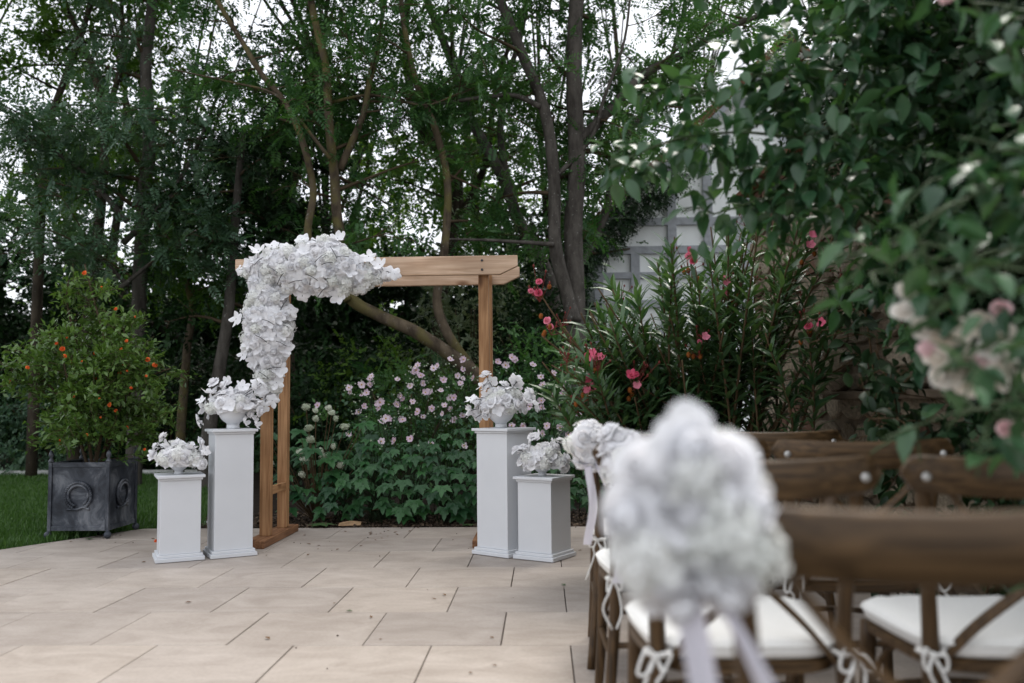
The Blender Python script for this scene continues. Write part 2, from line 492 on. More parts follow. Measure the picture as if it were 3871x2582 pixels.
def leaf_ov(w=.3, droop=.15, fold=.3):
    V = []
    for ww, y in ((.08, 0), (.72, .2), (1, .42), (.74, .7), (.04, 1)):
        z = -droop * y * y; V += [(-w * ww, y, z + fold * w * ww), (0, y, z), (w * ww, y, z + fold * w * ww)]
    return (np.array(V, float), np.array([(3 * i + j, 3 * i + j + 1, 3 * i + j + 4, 3 * i + j + 3) for i in range(4) for j in range(2)]))
SMALL = [leaf2(.26, .05, .06), leaf2(.3, .08, .1)]

def lobed_mesh(name, mat, seed):
    """palmate leaf of three toothed leaflets, unit length, y forward"""
    r = np.random.default_rng(seed); mb = MB()
    for ang, L in ((0, 1.0), (-1.0, .86), (1.0, .86)):
        ca, sa = math.cos(ang), math.sin(ang)
        def P(x, y, z): return (x * ca + y * sa, -x * sa + y * ca, z)
        out = [(.0, .0), (.12, .18), (.30, .30), (.25, .42), (.36, .58), (.19, .60), (.15, .80), (0, 1.0)]
        V = []
        for x, y in out: V.append(P(x * L * .9, y * L, .07 * x * 3 - .22 * y * y * L + r.normal(0, .01)))
        for x, y in out[1:-1]: V.append(P(-x * L * .9, y * L, .07 * x * 3 - .22 * y * y * L + r.normal(0, .01)))
        mids = [P(0, y * L, -.22 * y * y * L - .02) for y in (.25, .45, .62)]
        V += mids; m0 = 14; F = []
        rt = [0, 1, 2, 3, 4, 5, 6, 7]; lf = [0, 8, 9, 10, 11, 12, 13, 7]
        for sd, flip in ((rt, False), (lf, True)):
            f = [(0, m0, sd[1]), (sd[1], m0, sd[2]), (sd[2], m0, m0 + 1, sd[3]), (sd[3], m0 + 1, sd[4]), (sd[4], m0 + 1, m0 + 2, sd[5]), (sd[5], m0 + 2, sd[6]), (sd[6], m0 + 2, 7)]
            F += [tuple(reversed(q)) if flip else q for q in f]
        mb.add(V, F)
    return mb.mesh(name, mat, True)

def rose_mesh(name, mat, seed, open_=1.0):
    r = np.random.default_rng(seed); mb = MB()
    prof = [((.06, .13, .12, .05), (.05, .28, .45, .52), 3), ((.10, .22, .23, .17), (0, .24, .42, .49), 4), ((.14, .32, .355, .31), (0, .18, .35, .43), 5),
            ((.18, .40, .49, .50), (0, .11, .26, .32), 5), ((.20, .46, .62, .70), (0, .05, .14, .13), 6), ((.20, .50, .72, .86), (-.03, -.02, .01, -.09), 6)]
    kn = (0, .4, .75, 1)
    mb.ball((0, 0, .40), .10, 4); mb.lathe([(.40, .10), (.33, .24), (.22, .34), (.10, .40), (.01, .42)], 12, cap=False)
    for li, (pr, pz, n) in enumerate(prof):
        op = 1 if li < 3 else .75 + .25 * open_
        for k in range(n):
            a0 = 2 * math.pi * k / n + li * .8 + r.normal(0, .15); s = r.uniform(.95, 1.05) * op if li < 3 else r.uniform(.82, 1.14) * op; dz = r.normal(0, .025 if li < 3 else .07); nt = r.uniform(0, 6); half = math.pi / n * 1.28; rf = r.uniform(-.05, .05) * (li > 2)
            def fn(u, v):
                uu = 2 * u - 1; ve = v * (1 - .16 * uu * uu); w = half * (.7 + .3 * math.sin(math.pi * min(1, v + .2) * .6))
                rho = float(np.interp(ve, kn, pr)) * s + .035 * uu * ve; z = float(np.interp(ve, kn, pz)) + dz * v + rf * v * v * math.cos(uu * 3) + (.035 * math.sin(uu * 4.5 + nt) * v * v if li > 2 else 0)
                return (rho * math.cos(a0 + uu * w), rho * math.sin(a0 + uu * w), z)
            mb.grid(fn, 4, 4)
    return mb.mesh(name, mat, True)

def open_mesh(name, mats, seed, n=5, w=.46, cup=.25, centre=False):
    r = np.random.default_rng(seed); mb = MB()
    for k in range(n):
        a0 = 2 * math.pi * k / n + r.normal(0, .12); LL = r.uniform(.85, 1.05); cp = cup + r.normal(0, .1); ww = w * r.uniform(.8, 1.15); tw = r.normal(0, .25)
        def fn(u, v):
            uu = 2 * u - 1; x = .06 + LL * v * (1 - .26 * uu * uu * v); y = uu * ww * math.sin(math.pi * (.10 + .60 * v)) ** .9
            z = cp * v * v - .12 * uu * uu * v + tw * uu * v * .4 + .05 * math.sin(uu * 3 + k * 2) * v
            return (x * math.cos(a0) - y * math.sin(a0), x * math.sin(a0) + y * math.cos(a0), z)
        mb.grid(fn, 4, 4)
    if centre:
        mb.mi = 1; mb.ball((0, 0, .08), .2, 4, .7)
    return mb.mesh(name, mats, True)

def hydrangea_mesh(name, mat, seed, n=46, full=.3):
    r = np.random.default_rng(seed); mb = MB()
    for k in range(n):
        z = 1 - 2 * (k + .5) / n * (1 - full * .5); ph = k * 2.399
        d = Vector((math.sqrt(max(0, 1 - z * z)) * math.cos(ph), math.sqrt(max(0, 1 - z * z)) * math.sin(ph), z))
        m = frame(d, r.uniform(0, 6)); c = d * r.uniform(.5, .98)
        for j in range(4):
            a = j * math.pi / 2; s = .27
            V = [(0, 0, 0), (s * math.cos(a - .6), s * math.sin(a - .6), .08), (s * 1.25 * math.cos(a), s * 1.25 * math.sin(a), .05 + r.normal(0, .04)), (s * math.cos(a + .6), s * math.sin(a + .6), .08)]
            mb.add([m @ Vector(p) + c for p in V], [(0, 1, 2, 3)])
    return mb.mesh(name, mat, False)

ROSES = [rose_mesh('rose', M['petal'], s, o) for s, o in ((1, 1), (2, .9), (3, 1.05), (4, .75))]
ORCHIDS = [open_mesh('orchid', M['petal'], s, 5, w, c) for s, c, w in ((5, .15, .40), (6, .55, .38), (7, -.2, .42))]
HYDS = [hydrangea_mesh('hydrangea', M['cream_petal'], s) for s in (8, 9)]
CAMERA = Vector((0, 0, 1))
# ------------------------------------------------------------------ ground, patio, lawn, bed
def sheet(name, poly, z, mat, kind='structure'):
    mb = MB(); mb.add([(x, y, z) for x, y in poly], [tuple(range(len(poly)))])
    return tag(mb.build(name, mat), kind=kind)

sheet('ground', [(-150, -60), (150, -60), (150, 200), (-150, 200)], -.06, M['ground'])

def clip(poly, a, b):
    """keep the part of a convex polygon to the right of the line a->b"""
    def side(p): return (b[0] - a[0]) * (p[1] - a[1]) - (b[1] - a[1]) * (p[0] - a[0])
    out = []
    for i, p in enumerate(poly):
        q = poly[(i + 1) % len(poly)]; sp, sq = side(p), side(q)
        if sp <= 0: out.append(p)
        if (sp < 0 < sq) or (sq < 0 < sp):
            t = sp / (sp - sq); out.append((p[0] + t * (q[0] - p[0]), p[1] + t * (q[1] - p[1])))
    return out

EDGE_A, EDGE_B = (-5.56, 3.0), (-3.287, 7.141)      # where the paving meets the lawn
TS = .576
patio = sheet('patio', clip([(-6, -1.5), (3.2, -1.5), (3.2, 7.14), (-6, 7.14)], EDGE_A, EDGE_B), -.011, M['joint'])
def slab_mesh(poly):
    mb = MB(); n = len(poly)
    cx = sum(p[0] for p in poly) / n; cyy = sum(p[1] for p in poly) / n
    ins = [(cx + (x - cx) * .9925, cyy + (y - cyy) * .9925) for x, y in poly]
    V = [(x, y, -.03) for x, y in poly] + [(x, y, -.0018) for x, y in poly] + [(x, y, 0) for x, y in ins]
    F = [tuple(range(2 * n, 3 * n))]
    for k in (0, n): F += [(k + i, k + (i + 1) % n, k + n + (i + 1) % n, k + n + i) for i in range(n)]
    mb.add(V, F); return mb.mesh('paving_slab', M['paving'])
gx, gyy = .0026, .0017
full = slab_mesh([(gx, gyy), (TS - gx, gyy), (TS - gx, TS - gyy), (gx, TS - gyy)])
for j in range(-5, 6):
    y0 = 3.694 + TS * j; phase = .39 if j % 2 == 0 else .102
    for i in range(-14, 5):
        x0 = phase + TS * i
        quad = [(x0 + gx, y0 + gyy), (x0 + TS - gx, y0 + gyy), (x0 + TS - gx, y0 + TS - gyy), (x0 + gx, y0 + TS - gyy)]
        c = clip(quad, EDGE_A, EDGE_B)
        if len(c) < 3: continue
        dz = random.uniform(-.0012, .0012)
        if len(c) == 4 and all(abs(a[0] - b[0]) + abs(a[1] - b[1]) < 1e-6 for a, b in zip(c, quad)):
            inst('paving_slab', full, patio, (x0, y0, dz))
        else:
            inst('paving_slab', slab_mesh(c), patio, (0, 0, dz))

LAWN = [(-5.56, 3.0), (-3.30, 7.12), (-3.2, 7.16), (-2.78, 7.17), (-4.85, 12.7), (-9.5, 12.95), (-20, 13.2), (-20, 3)]
sheet('lawn', LAWN, -.012, M['turf'])
sheet('flower_bed', [(-2.78, 7.15), (3.0, 7.15), (6.5, 13), (6.5, 16), (-9, 16), (-9, 13), (-4.85, 12.7)], -.02, M['soil'])
mb = MB()
ed = [(-16, 13.15), (-9.5, 12.98), (-4.9, 12.72)]
for a, b in zip(ed[:-1], ed[1:]):
    mb.prism([(a[0], a[1]), (b[0], b[1]), (b[0], b[1] + .12), (a[0], a[1] + .12)], 'z', -.03, .06)
tag(mb.build('kerb', M['edging']), kind='structure')
mb = MB(); mb.prism([(-2.86, 7.35), (-2.72, 7.34), (-2.70, 7.42), (-2.85, 7.44)], 'z', -.02, .03)
tag(mb.build('edging_stone', M['edging'], bevel=.008), 'small pale stone at the corner between lawn and flower bed', 'stone')

def inside(poly, x, y):
    r = np.zeros(len(x), bool); n = len(poly)
    for i in range(n):
        (x0, y0), (x1, y1) = poly[i], poly[(i + 1) % n]
        m = ((y0 > y) != (y1 > y)) & (x < (x1 - x0) * (y - y0) / (y1 - y0 + 1e-12) + x0); r ^= m
    return r

# grass blades
n = 150000
x = rng.uniform(-11, -2.6, n); y = 5.2 + 7.6 * rng.random(n) ** 1.5
m = inside(LAWN, x, y) & (x > -.66 * y - 1.5); x, y = x[m], y[m]; n = len(x)
p = np.stack([x, y, np.full(n, -.012)], 1)
GR = (np.array([(-.06, 0, 0), (.06, 0, 0), (.045, .6, .06), (-.045, .6, .06), (.0, 1, .2), (-.01, 1, .2)], float), np.array([(0, 1, 2, 3), (3, 2, 4, 5)]))
fw = np.stack([rng.normal(0, .4, n), rng.normal(0, .4, n), np.ones(n)], 1)
patch = .5 + .5 * np.sin(x * 1.7 + 1.3 * np.sin(y)) * np.sin(y * 1.3 + x)
V, F = scatter(GR, p, fw, np.stack([rng.normal(0, 1, n), rng.normal(0, 1, n), np.zeros(n)], 1), rng.uniform(.035, .075, n))
g = inst('grass', npmesh('grass', V, F, M['grass'], np.repeat(np.clip(rng.random(n) * .7 + .3 * patch, 0, 1), 2)))
tag(g, 'short mown green grass of the lawn behind the planter', 'grass', kind='stuff')

# bark chips and leaf litter on the bed
n = 7000
x = rng.uniform(-3.0, 1.2, n); y = 7.17 + 1.0 * rng.random(n) ** 1.6
CH = (np.array([(-.5, -.2, 0), (.5, -.25, .05), (.45, .22, 0), (-.45, .2, .1)], float), np.array([(0, 1, 2, 3)]))
p = np.stack([x, y, rng.uniform(-.015, .012, n)], 1)
V, F = scatter(CH, p, rng.normal(0, 1, (n, 3)) * [1, 1, .25], np.tile([0, 0, 1.], (n, 1)) + rng.normal(0, .3, (n, 3)), rng.uniform(.015, .05, n))
tag(inst('bark_mulch', npmesh('bark_mulch', V, F, M['chips'], rng.random(n) ** 1.6)), 'dark bark chips and leaf litter along the edge of the bed', 'mulch', kind='stuff')

# ------------------------------------------------------------------ half-timbered house far right
HY = 14.0
house = thing('timbered_house', 'white half-timbered house gable with grey beams behind the oleander', 'house', (2.5, HY, 0))
def hp(x, z): return (x - 2.5, z)
mb = MB(); mb.prism([hp(.84, -.05), hp(7.0, -.05), hp(7.0, 3.5), hp(4.0, 6.65), hp(1.35, 4.18), hp(.84, 3.7)], 'y', .06, 8.0)
mb.build('wall', M['plaster'], house)
def timber(x0, z0, x1, z1, w=.13):
    d = Vector((x1 - x0, z1 - z0)).normalized(); q = Vector((-d.y, d.x)) * w / 2
    mb = MB(); mb.prism([hp(x0 + q.x, z0 + q.y), hp(x1 + q.x, z1 + q.y), hp(x1 - q.x, z1 - q.y), hp(x0 - q.x, z0 - q.y)], 'y', random.uniform(-.012, .0), .1)
    return mb.build('timber', M['timber_grey'], house)
for z in (1.2, 2.56, 3.43, 3.89): timber(.85, z, 7.0, z, .12)
timber(.9, 3.02, 2.6, 3.02, .1)
for x, z0, z1 in ((.92, 0, 3.7), (1.51, 2.62, 3.37), (1.51, 0, 1.14), (2.11, 2.62, 4.85), (2.1, 0, 2.5), (2.69, 1.26, 5.4), (3.3, 1.26, 5.9), (3.95, 0, 6.3), (5, 0, 5.4)): timber(x, z0, x, z1, .14)
timber(2.75, 2.65, 3.25, 3.8, .11); timber(1.57, 1.3, 2.05, 2.45, .1)
mb = MB()
for s in (1,):
    mb.prism([hp(.55, 3.43), hp(4.0, 6.74), hp(4.0, 6.9), hp(.45, 3.55)], 'y', -.25, 8.0)
    mb.prism([hp(7.4, 3.2), hp(4.002, 6.74), hp(4.002, 6.9), hp(7.5, 3.33)], 'y', -.25, 8.0)
rf = mb.build('roof', M['tile'], house)
mb = MB(); mb.prism([hp(.6, 3.36), hp(4.0, 6.6), hp(4.0, 6.73), hp(.57, 3.425)], 'y', -.22, -.19)
mb.build('verge_board', M['timber_grey'], rf)

# ------------------------------------------------------------------ old rubble wall on the right
WX0, WX1, WY0, WY1, WH = 1.92, 1.74, 1.2, 7.3, 2.75
ang = math.atan2(WY1 - WY0, WX1 - WX0)
wall = thing('rubble_wall', 'old rubble stone and brick wall behind the oleander and roses', 'wall', (WX0, WY0, 0), ang)
LW = math.hypot(WX1 - WX0, WY1 - WY0)
mb = MB(); mb.box((0, -.5, -.05), (LW, -.03, WH)); mb.build('core', M['mortar'], wall)
smats = [plain('rubble stone %d' % i, c, .95, .1, (8, .4), .6) for i, c in enumerate(((.2, .165, .12), (.165, .135, .10), (.25, .21, .16), (.13, .10, .073)))]
def stone_me(seed, mat, rough=.05):
    r = np.random.default_rng(seed); mb = MB()
    V = []
    for k, (yy, s) in enumerate(((0, 1.0), (.7, .97), (1.0, .82))):
        for a in range(8):
            t = 2 * math.pi * a / 8 + .39; q = 1 / max(abs(math.cos(t)), abs(math.sin(t))) * .5
            q *= s * r.uniform(.93, 1.03); V.append((q * math.cos(t), yy, q * math.sin(t)))
    F = [(k * 8 + a, (k + 1) * 8 + a, (k + 1) * 8 + (a + 1) % 8, k * 8 + (a + 1) % 8) for k in range(2) for a in range(8)] + [tuple(range(23, 15, -1))]
    mb.add(V, F); return mb.mesh('stone', mat)
STN = [stone_me(20 + i, smats[i % 4]) for i in range(8)]
mb = MB(); mb.box((-.5, 0, -.5), (.5, 1, .5)); BRK = mb.mesh('brick', M['brick'])
z = 0.0; cnt = 0
while z < WH - .05:
    brick = z > 2.6
    h = .07 if brick else random.uniform(.10, .2); xx = 1.3 + random.uniform(0, .2)
    while xx < LW - .08:
        w = .22 if brick else random.uniform(.14, .5)
        w = min(w, LW - xx); cnt += 1
        isb = brick or random.random() < .08
        inst('brick' if isb else 'stone', BRK if isb else random.choice(STN), wall, (xx + w / 2, -.034, z + h / 2), None,
             (w - .014, random.uniform(.024, .034) if isb else random.uniform(.022, .05), h - .012))
        xx += w
    z += h
mb = MB(); mb.box((1.0, -.04, 1.0), (4.2, .10, 1.045)); mb.build('ledge', smats[3], wall, bevel=.01)
CPT = []
for k in range(24):
    mb = MB(); a = k * LW / 24
    mb.prism([(-.56, WH - .02), (.10, WH - .06), (.11, WH - .03), (-.22, WH + .14), (-.56, WH + .02)], 'x', a + .006, a + LW / 24 - .006)
    mb.build('coping_tile', M['tile'], wall, loc=(0, 0, random.uniform(-.01, .01)))

# ------------------------------------------------------------------ trees
def side_branches(path, r_at, n, t0, L, rs, spread=1.0, up=.35, sub=4, wob=.12, droop=.1, lee=None):
    out = []
    P = np.array(path)
    for i in range(n):
        t = t0 + (1 - t0) * (i + rs.random()) / n
        f = t * (len(P) - 1); k = min(int(f), len(P) - 2); p = P[k] + (P[k + 1] - P[k]) * (f - k)
        a = rs.uniform(0, 6.283); d = np.array([math.cos(a) * spread, math.sin(a) * spread, up + rs.normal(0, .25)]); d /= np.linalg.norm(d)
        if lee is not None and rs.random() < lee: d[1] = abs(d[1]) + .25; d /= np.linalg.norm(d)
        ln = L * rs.uniform(.55, 1.15) * (1.1 - .45 * t); pts = [p]
        for s in range(4):
            d = d + rs.normal(0, wob, 3) + [0, 0, -droop * s * .5]; d /= np.linalg.norm(d); pts.append(pts[-1] + d * ln / 4)
        r0 = max(.008, r_at(t) * .42); out.append((pts, r0, .004, 1))
        for j in range(sub):
            q = rs.integers(1, 5); b = pts[q]; dd = pts[q] - pts[q - 1]; dd = dd / np.linalg.norm(dd) + rs.normal(0, .6, 3); dd /= np.linalg.norm(dd)
            l2 = ln * rs.uniform(.25, .5); sp = [b]
            for s in range(3):
                dd = dd + rs.normal(0, .15, 3) + [0, 0, -droop]; dd /= np.linalg.norm(dd); sp.append(sp[-1] + dd * l2 / 3)
            out.append((sp, .006, .003, 2))
    return out

def anchors(brs, n, rs, t_lo=.25):
    segs = []
    for pts, _, _, lv in brs:
        for k in range(len(pts) - 1):
            if lv == 2 or k >= 1: segs.append((pts[k], pts[k + 1]))
    A = np.array([s[0] for s in segs]); B = np.array([s[1] for s in segs]); ln = np.linalg.norm(B - A, axis=1)
    k = rs.choice(len(segs), n, p=ln / ln.sum()); t = rs.random(n)[:, None]
    return A[k] + (B[k] - A[k]) * t, nrm(B[k] - A[k])

def make_tree(name, label, base, stems, bark, leaf_m, Ts, n, size, nb, L, seed, t0=.35, jit=.12, zmin=0, sub=4, up=.35, cat='tree', droop=.1, tint_bias=0.0, extra=None, lee=None, top=None):
    rs = np.random.default_rng(seed)
    t = thing(name, label, cat, base)
    B = np.array(base); brs = []
    for i, (pts, r0, r1) in enumerate(stems):
        pts = [np.array(p) - B for p in pts]
        mb = MB(); mb.tube(pts, r0, r1, 10 if hasattr(r0, '__len__') or r0 > .05 else 7, 5, bump=.10)
        mb.build('trunk' if i == 0 else 'limb', bark, t, True)
        cp = catmull(pts, 4)
        b = side_branches(cp, lambda q, r0=(r0[0] if hasattr(r0, '__len__') else r0), r1=r1: r0 + (r1 - r0) * q, nb[i] if hasattr(nb, '__len__') else nb, t0 if i == 0 else .15, L, rs, sub=sub, up=up, droop=droop, lee=lee)
        brs += [x for x in b if x[0][0][2] + B[2] > zmin]
    if extra: brs += [([np.array(q) - B for q in p], a, c, l) for p, a, c, l in extra]
    mb = MB()
    for pts, a, c, lv in brs: mb.tube(pts, a, c, 5 if lv == 1 else 4, 2)
    mb.build('branches', M['twig'] if bark is not M['bark_dark'] else bark, t, True)['kind'] = 'stuff'
    p, d = anchors(brs, n, rs)
    p = p + rs.normal(0, jit, (n, 3))
    fw = d * .5 + rs.normal(0, .8, (n, 3)) + [0, 0, -.15]
    up_ = np.tile([0, 0, 1.], (n, 1)) + rs.normal(0, .45, (n, 3))
    clump = .5 + .25 * np.sin(p[:, 0] * 4.1 + p[:, 2] * 3.3) + .25 * np.sin(p[:, 1] * 3.7 - p[:, 2] * 4.9)
    V, F, T = scatter_many(Ts, p, fw, up_, size * rs.uniform(.7, 1.25, n), np.clip(.55 * rs.random(n) + .45 * clump + tint_bias, 0, 1))
    if top:  # added canopy above the view, put in to deepen the shade below
        cx, cyy, zc, rx, ry, rz, m = top
        q = nrm(rs.normal(0, 1, (m, 3))) * rs.random((m, 1)) ** .5 * [rx, ry, rz] + np.array([cx, cyy, zc]) - B
        V2, F2, T2 = scatter_many(TWIGB, q, rs.normal(0, .8, (m, 3)), np.tile([0, 0, 1.], (m, 1)) + rs.normal(0, .3, (m, 3)), .75 * rs.uniform(.8, 1.2, m), rs.random(m))
        F = np.concatenate([F, F2 + len(V)]); V = np.concatenate([V, V2]); T = np.concatenate([T, T2])
        mb = MB(); e = np.array(stems[0][0][-1]) - B
        for j in range(6):
            g = np.array([cx, cyy, zc]) - B + rs.normal(0, .6, 3) * [rx, ry, rz]; mb.tube([e, (e + g) / 2 + rs.normal(0, .2, 3), g], .035, .012, 6, 3)
        mb.build('shade_canopy_branches', bark, t, True)
    inst('crown', npmesh('crown', V, F, leaf_m, T), t)
    return t

def Y(y, pts): return [(x, y + (i % 2) * .06, z) for i, (x, z) in enumerate(pts)]
Q = Y
make_tree('ash_tree', 'leaning mossy multi-stemmed ash tree rising behind the wooden arch', (-.25, 9.4, -.05),
    [([(-.25, 9.4, -.1), (-.33, 9.4, .6)] + Q(9.5, [(-.55, 1.12), (-.97, 1.5), (-1.4, 1.79), (-1.83, 1.99), (-2.12, 2.19), (-2.17, 2.57), (-2.25, 3.06), (-2.3, 3.55), (-2.35, 4.15), (-2.4, 4.79), (-2.5, 5.25), (-2.63, 5.86), (-2.7, 6.6)]), [.11, .10, .088, .078, .072, .068, .066, .062, .058, .055, .05, .046, .042, .038, .034], .03),
     (Q(9.4, [(-2.1, 2.13), (-2.39, 2.46), (-2.55, 2.85), (-2.51, 3.38), (-2.64, 3.97), (-2.84, 4.37), (-3.08, 4.67), (-3.33, 5.08), (-3.59, 5.53), (-3.74, 5.94), (-3.9, 6.5)]), .05, .02),
     (Q(9.6, [(-2.25, 3.63), (-2.0, 4.27), (-1.91, 4.67), (-1.81, 5.17), (-1.73, 5.89), (-1.7, 6.5)]), .045, .018),
     (Q(9.8, [(-.6, 1.1), (-.72, 1.27), (-1.06, 1.77), (-1.19, 2.17), (-1.11, 2.62), (-1.06, 3.48), (-1.2, 4.15), (-1.41, 4.67), (-1.56, 5.4), (-1.61, 5.93)]), .07, .025),
     (Q(9.4, [(-2.31, 3.7), (-2.7, 4.2), (-2.95, 4.45), (-3.4, 4.6), (-4.1, 4.75)]), .022, .008),
     (Q(9.6, [(-2.37, 4.4), (-1.9, 4.5), (-1.3, 4.35), (-.9, 4.5)]), .02, .008)],
    M['bark'], M['ash_leaf'], PIN, 2700, .24, [15, 12, 9, 12, 7, 7], 1.4, 21, t0=.5, zmin=2.6, lee=.8, top=(-2.2, 9.8, 7.7, 2.3, 1.9, 1.0, 280))
make_tree('ash_tree', 'tall smooth grey ash tree with a thick trunk between arch and house', (.5, 10, -.05),
    [([(.52, 10, -.1), (.5, 10, .3)] + Q(10, [(.46, .82), (.4, 1.61), (.38, 2.36), (.38, 3.12), (.43, 3.73), (.41, 4.66), (.43, 5.4), (.49, 6.24), (.5, 7.2)]), .14, .08),
     (Q(9.85, [(.36, 1.9), (.3, 2.19), (.16, 2.78), (.16, 3.58), (.06, 4.34), (-.18, 5.01), (-.43, 5.64), (-.58, 6.06), (-.8, 6.8)]), .085, .045),
     (Q(10, [(.43, 3.99), (.82, 4.4), (1.23, 4.8), (1.64, 5.03), (2.25, 5.35), (2.9, 5.6)]), .07, .025),
     (Q(9.75, [(.14, 2.77), (-.2, 2.81), (-.6, 2.83), (-1.04, 2.86)]), .028, .012),
     (Q(9.8, [(.01, 4.37), (-.29, 4.53), (-.69, 4.49), (-1.19, 4.45), (-1.54, 4.46)]), .035, .012),
     (Q(9.9, [(.2, 3.6), (.6, 4.05), (.75, 4.5), (1.0, 5.2), (1.1, 6.0)]), .03, .012)],
    M['bark_grey'], M['ash_leaf'], PIN, 3000, .24, [12, 12, 13, 6, 7, 8], 1.4, 22, t0=.5, zmin=2.9, lee=.75, top=(0.6, 10.2, 7.8, 2.3, 1.9, 1.0, 280))
make_tree('rowan_tree', 'dusky blue-green rowan tree above the planted pomegranate', (-5.2, 11, -.05),
    [([(-5.2, 11, -.1)] + Q(11, [(-5.18, .63), (-5.19, 2.3), (-5.13, 3.71), (-5.1, 4.4), (-5.14, 5.45), (-5.1, 6.33), (-5.08, 6.86), (-5.1, 7.6)]), .11, .05),
     (Q(10.6, [(-5.15, 3.3), (-5.7, 3.9), (-6.1, 4.2), (-6.6, 4.4)]), .04, .015),
     (Q(10.5, [(-5.15, 3.0), (-4.6, 3.6), (-4.2, 4.3), (-3.9, 5.2)]), .04, .015),
     (Q(10.7, [(-5.17, 2.5), (-5.6, 2.9), (-6.2, 3.1)]), .03, .012), (Q(10.4, [(-5.17, 2.4), (-4.7, 2.8), (-4.3, 3.0)]), .03, .012)],
    M['bark_grey'], M['teal_leaf'], PIN, 2800, .26, [14, 9, 9, 7, 7], 1.4, 23, t0=.32, zmin=2.2, top=(-5.2, 11, 8.5, 2.3, 1.9, 1.1, 280))
make_tree('young_maple', 'slim forked maple with thin dark branches, farthest left behind the lawn', (-6.8, 12.5, -.05),
    [([(-6.8, 12.5, -.1)] + Q(12.5, [(-6.74, 1.22), (-6.56, 3.13), (-6.43, 4.75), (-6.52, 5.47), (-6.66, 6.07), (-6.94, 6.68), (-7.23, 7.36)]), .09, .03),
     (Q(12.5, [(-6.48, 5.1), (-6.24, 6.13), (-6.22, 7.07), (-6.16, 7.6)]), .05, .02),
     (Q(12.4, [(-7.34, 0), (-7.35, 3.68), (-7.26, 4.94), (-7.03, 5.89), (-6.73, 6.65), (-6.6, 7.4)]), .08, .03)],
    M['bark_dark'], M['maple_leaf'], TWIG, 2300, .36, [12, 9, 12], 1.7, 24, t0=.35, zmin=2.5, top=(-8, 12.8, 9.4, 2.4, 1.9, 1.2, 250))
make_tree('leaning_stem_tree', 'slender tree with long bare leaning stems in the gap between the two ashes', (.4, 13, -.05),
    [([(.5, 13, -.1), (.3, 13, 1.5)] + Q(13, [(.11, 2.84), (-.34, 3.77), (-.59, 4.44), (-1.05, 5.33), (-1.31, 6.15), (-1.71, 7.18), (-1.91, 7.74)]), .12, .05),
     (Q(13, [(-.34, 3.77), (-.59, 4.91), (-.51, 5.79), (-.24, 6.73), (-.16, 7.56)]), .06, .03),
     (Q(13.2, [(.2, 2.6), (.9, 3.6), (1.2, 4.8), (1.9, 5.9), (2.3, 7.2)]), .07, .03)],
    M['bark_grey'], M['ash_leaf'], TWIG, 1300, .34, [11, 9, 9], 1.7, 25, t0=.45, zmin=3.2, top=(0.8, 13.2, 9.5, 2.4, 1.9, 1.2, 250))
make_tree('forked_tree', 'tree with two crooked stems forking high above the arch beam', (-1.7, 14, -.05),
    [([(-1.75, 14, -.1)] + Q(14, [(-1.64, 2.59), (-1.35, 4.58), (-1.99, 5.6), (-2.2, 6.93), (-2.13, 7.97)]), .12, .05),
     (Q(14, [(-1.5, 3.6), (-.9, 4.9), (-.7, 6.2), (-.2, 7.6)]), .07, .03)],
    M['bark_dark'], M['maple_leaf'], TWIG, 1150, .36, [11, 9], 1.8, 26, t0=.4, zmin=3.0, top=(-1.2, 14, 9.9, 2.4, 1.9, 1.2, 250))
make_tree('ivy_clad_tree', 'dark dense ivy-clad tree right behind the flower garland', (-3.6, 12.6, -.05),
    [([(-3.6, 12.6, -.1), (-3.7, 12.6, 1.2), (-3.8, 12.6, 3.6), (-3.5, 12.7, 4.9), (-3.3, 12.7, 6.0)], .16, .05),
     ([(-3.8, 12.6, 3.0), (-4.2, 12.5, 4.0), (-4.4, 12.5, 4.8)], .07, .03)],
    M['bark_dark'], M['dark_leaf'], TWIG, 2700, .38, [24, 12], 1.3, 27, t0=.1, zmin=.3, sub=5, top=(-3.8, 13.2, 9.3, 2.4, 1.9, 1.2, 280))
make_tree('shaded_sapling', 'thin curved sapling trunk standing in shade beside the tall plinth bouquet', (-4.8, 11.5, -.05),
    [([(-4.82, 11.5, -.1)] + Q(11.5, [(-4.8, .72), (-4.76, 1.76), (-4.68, 2.35), (-4.94, 3.18), (-4.89, 4.13)]), .07, .025)],
    M['bark'], M['maple_leaf'], TWIG, 500, .36, [9], 1.2, 28, t0=.55)
make_tree('shaded_sapling', 'thicker leaning trunk in shade directly behind the tall plinth bouquet', (-4.12, 10.6, -.05),
    [([(-4.13, 10.6, -.1)] + Q(10.6, [(-4.09, .59), (-3.99, 1.38), (-3.85, 2.22), (-3.81, 3.3), (-3.7, 4.4)]), .10, .04)],
    M['bark_grey'], M['dark_leaf'], TWIG, 500, .36, [9], 1.2, 29, t0=.55)
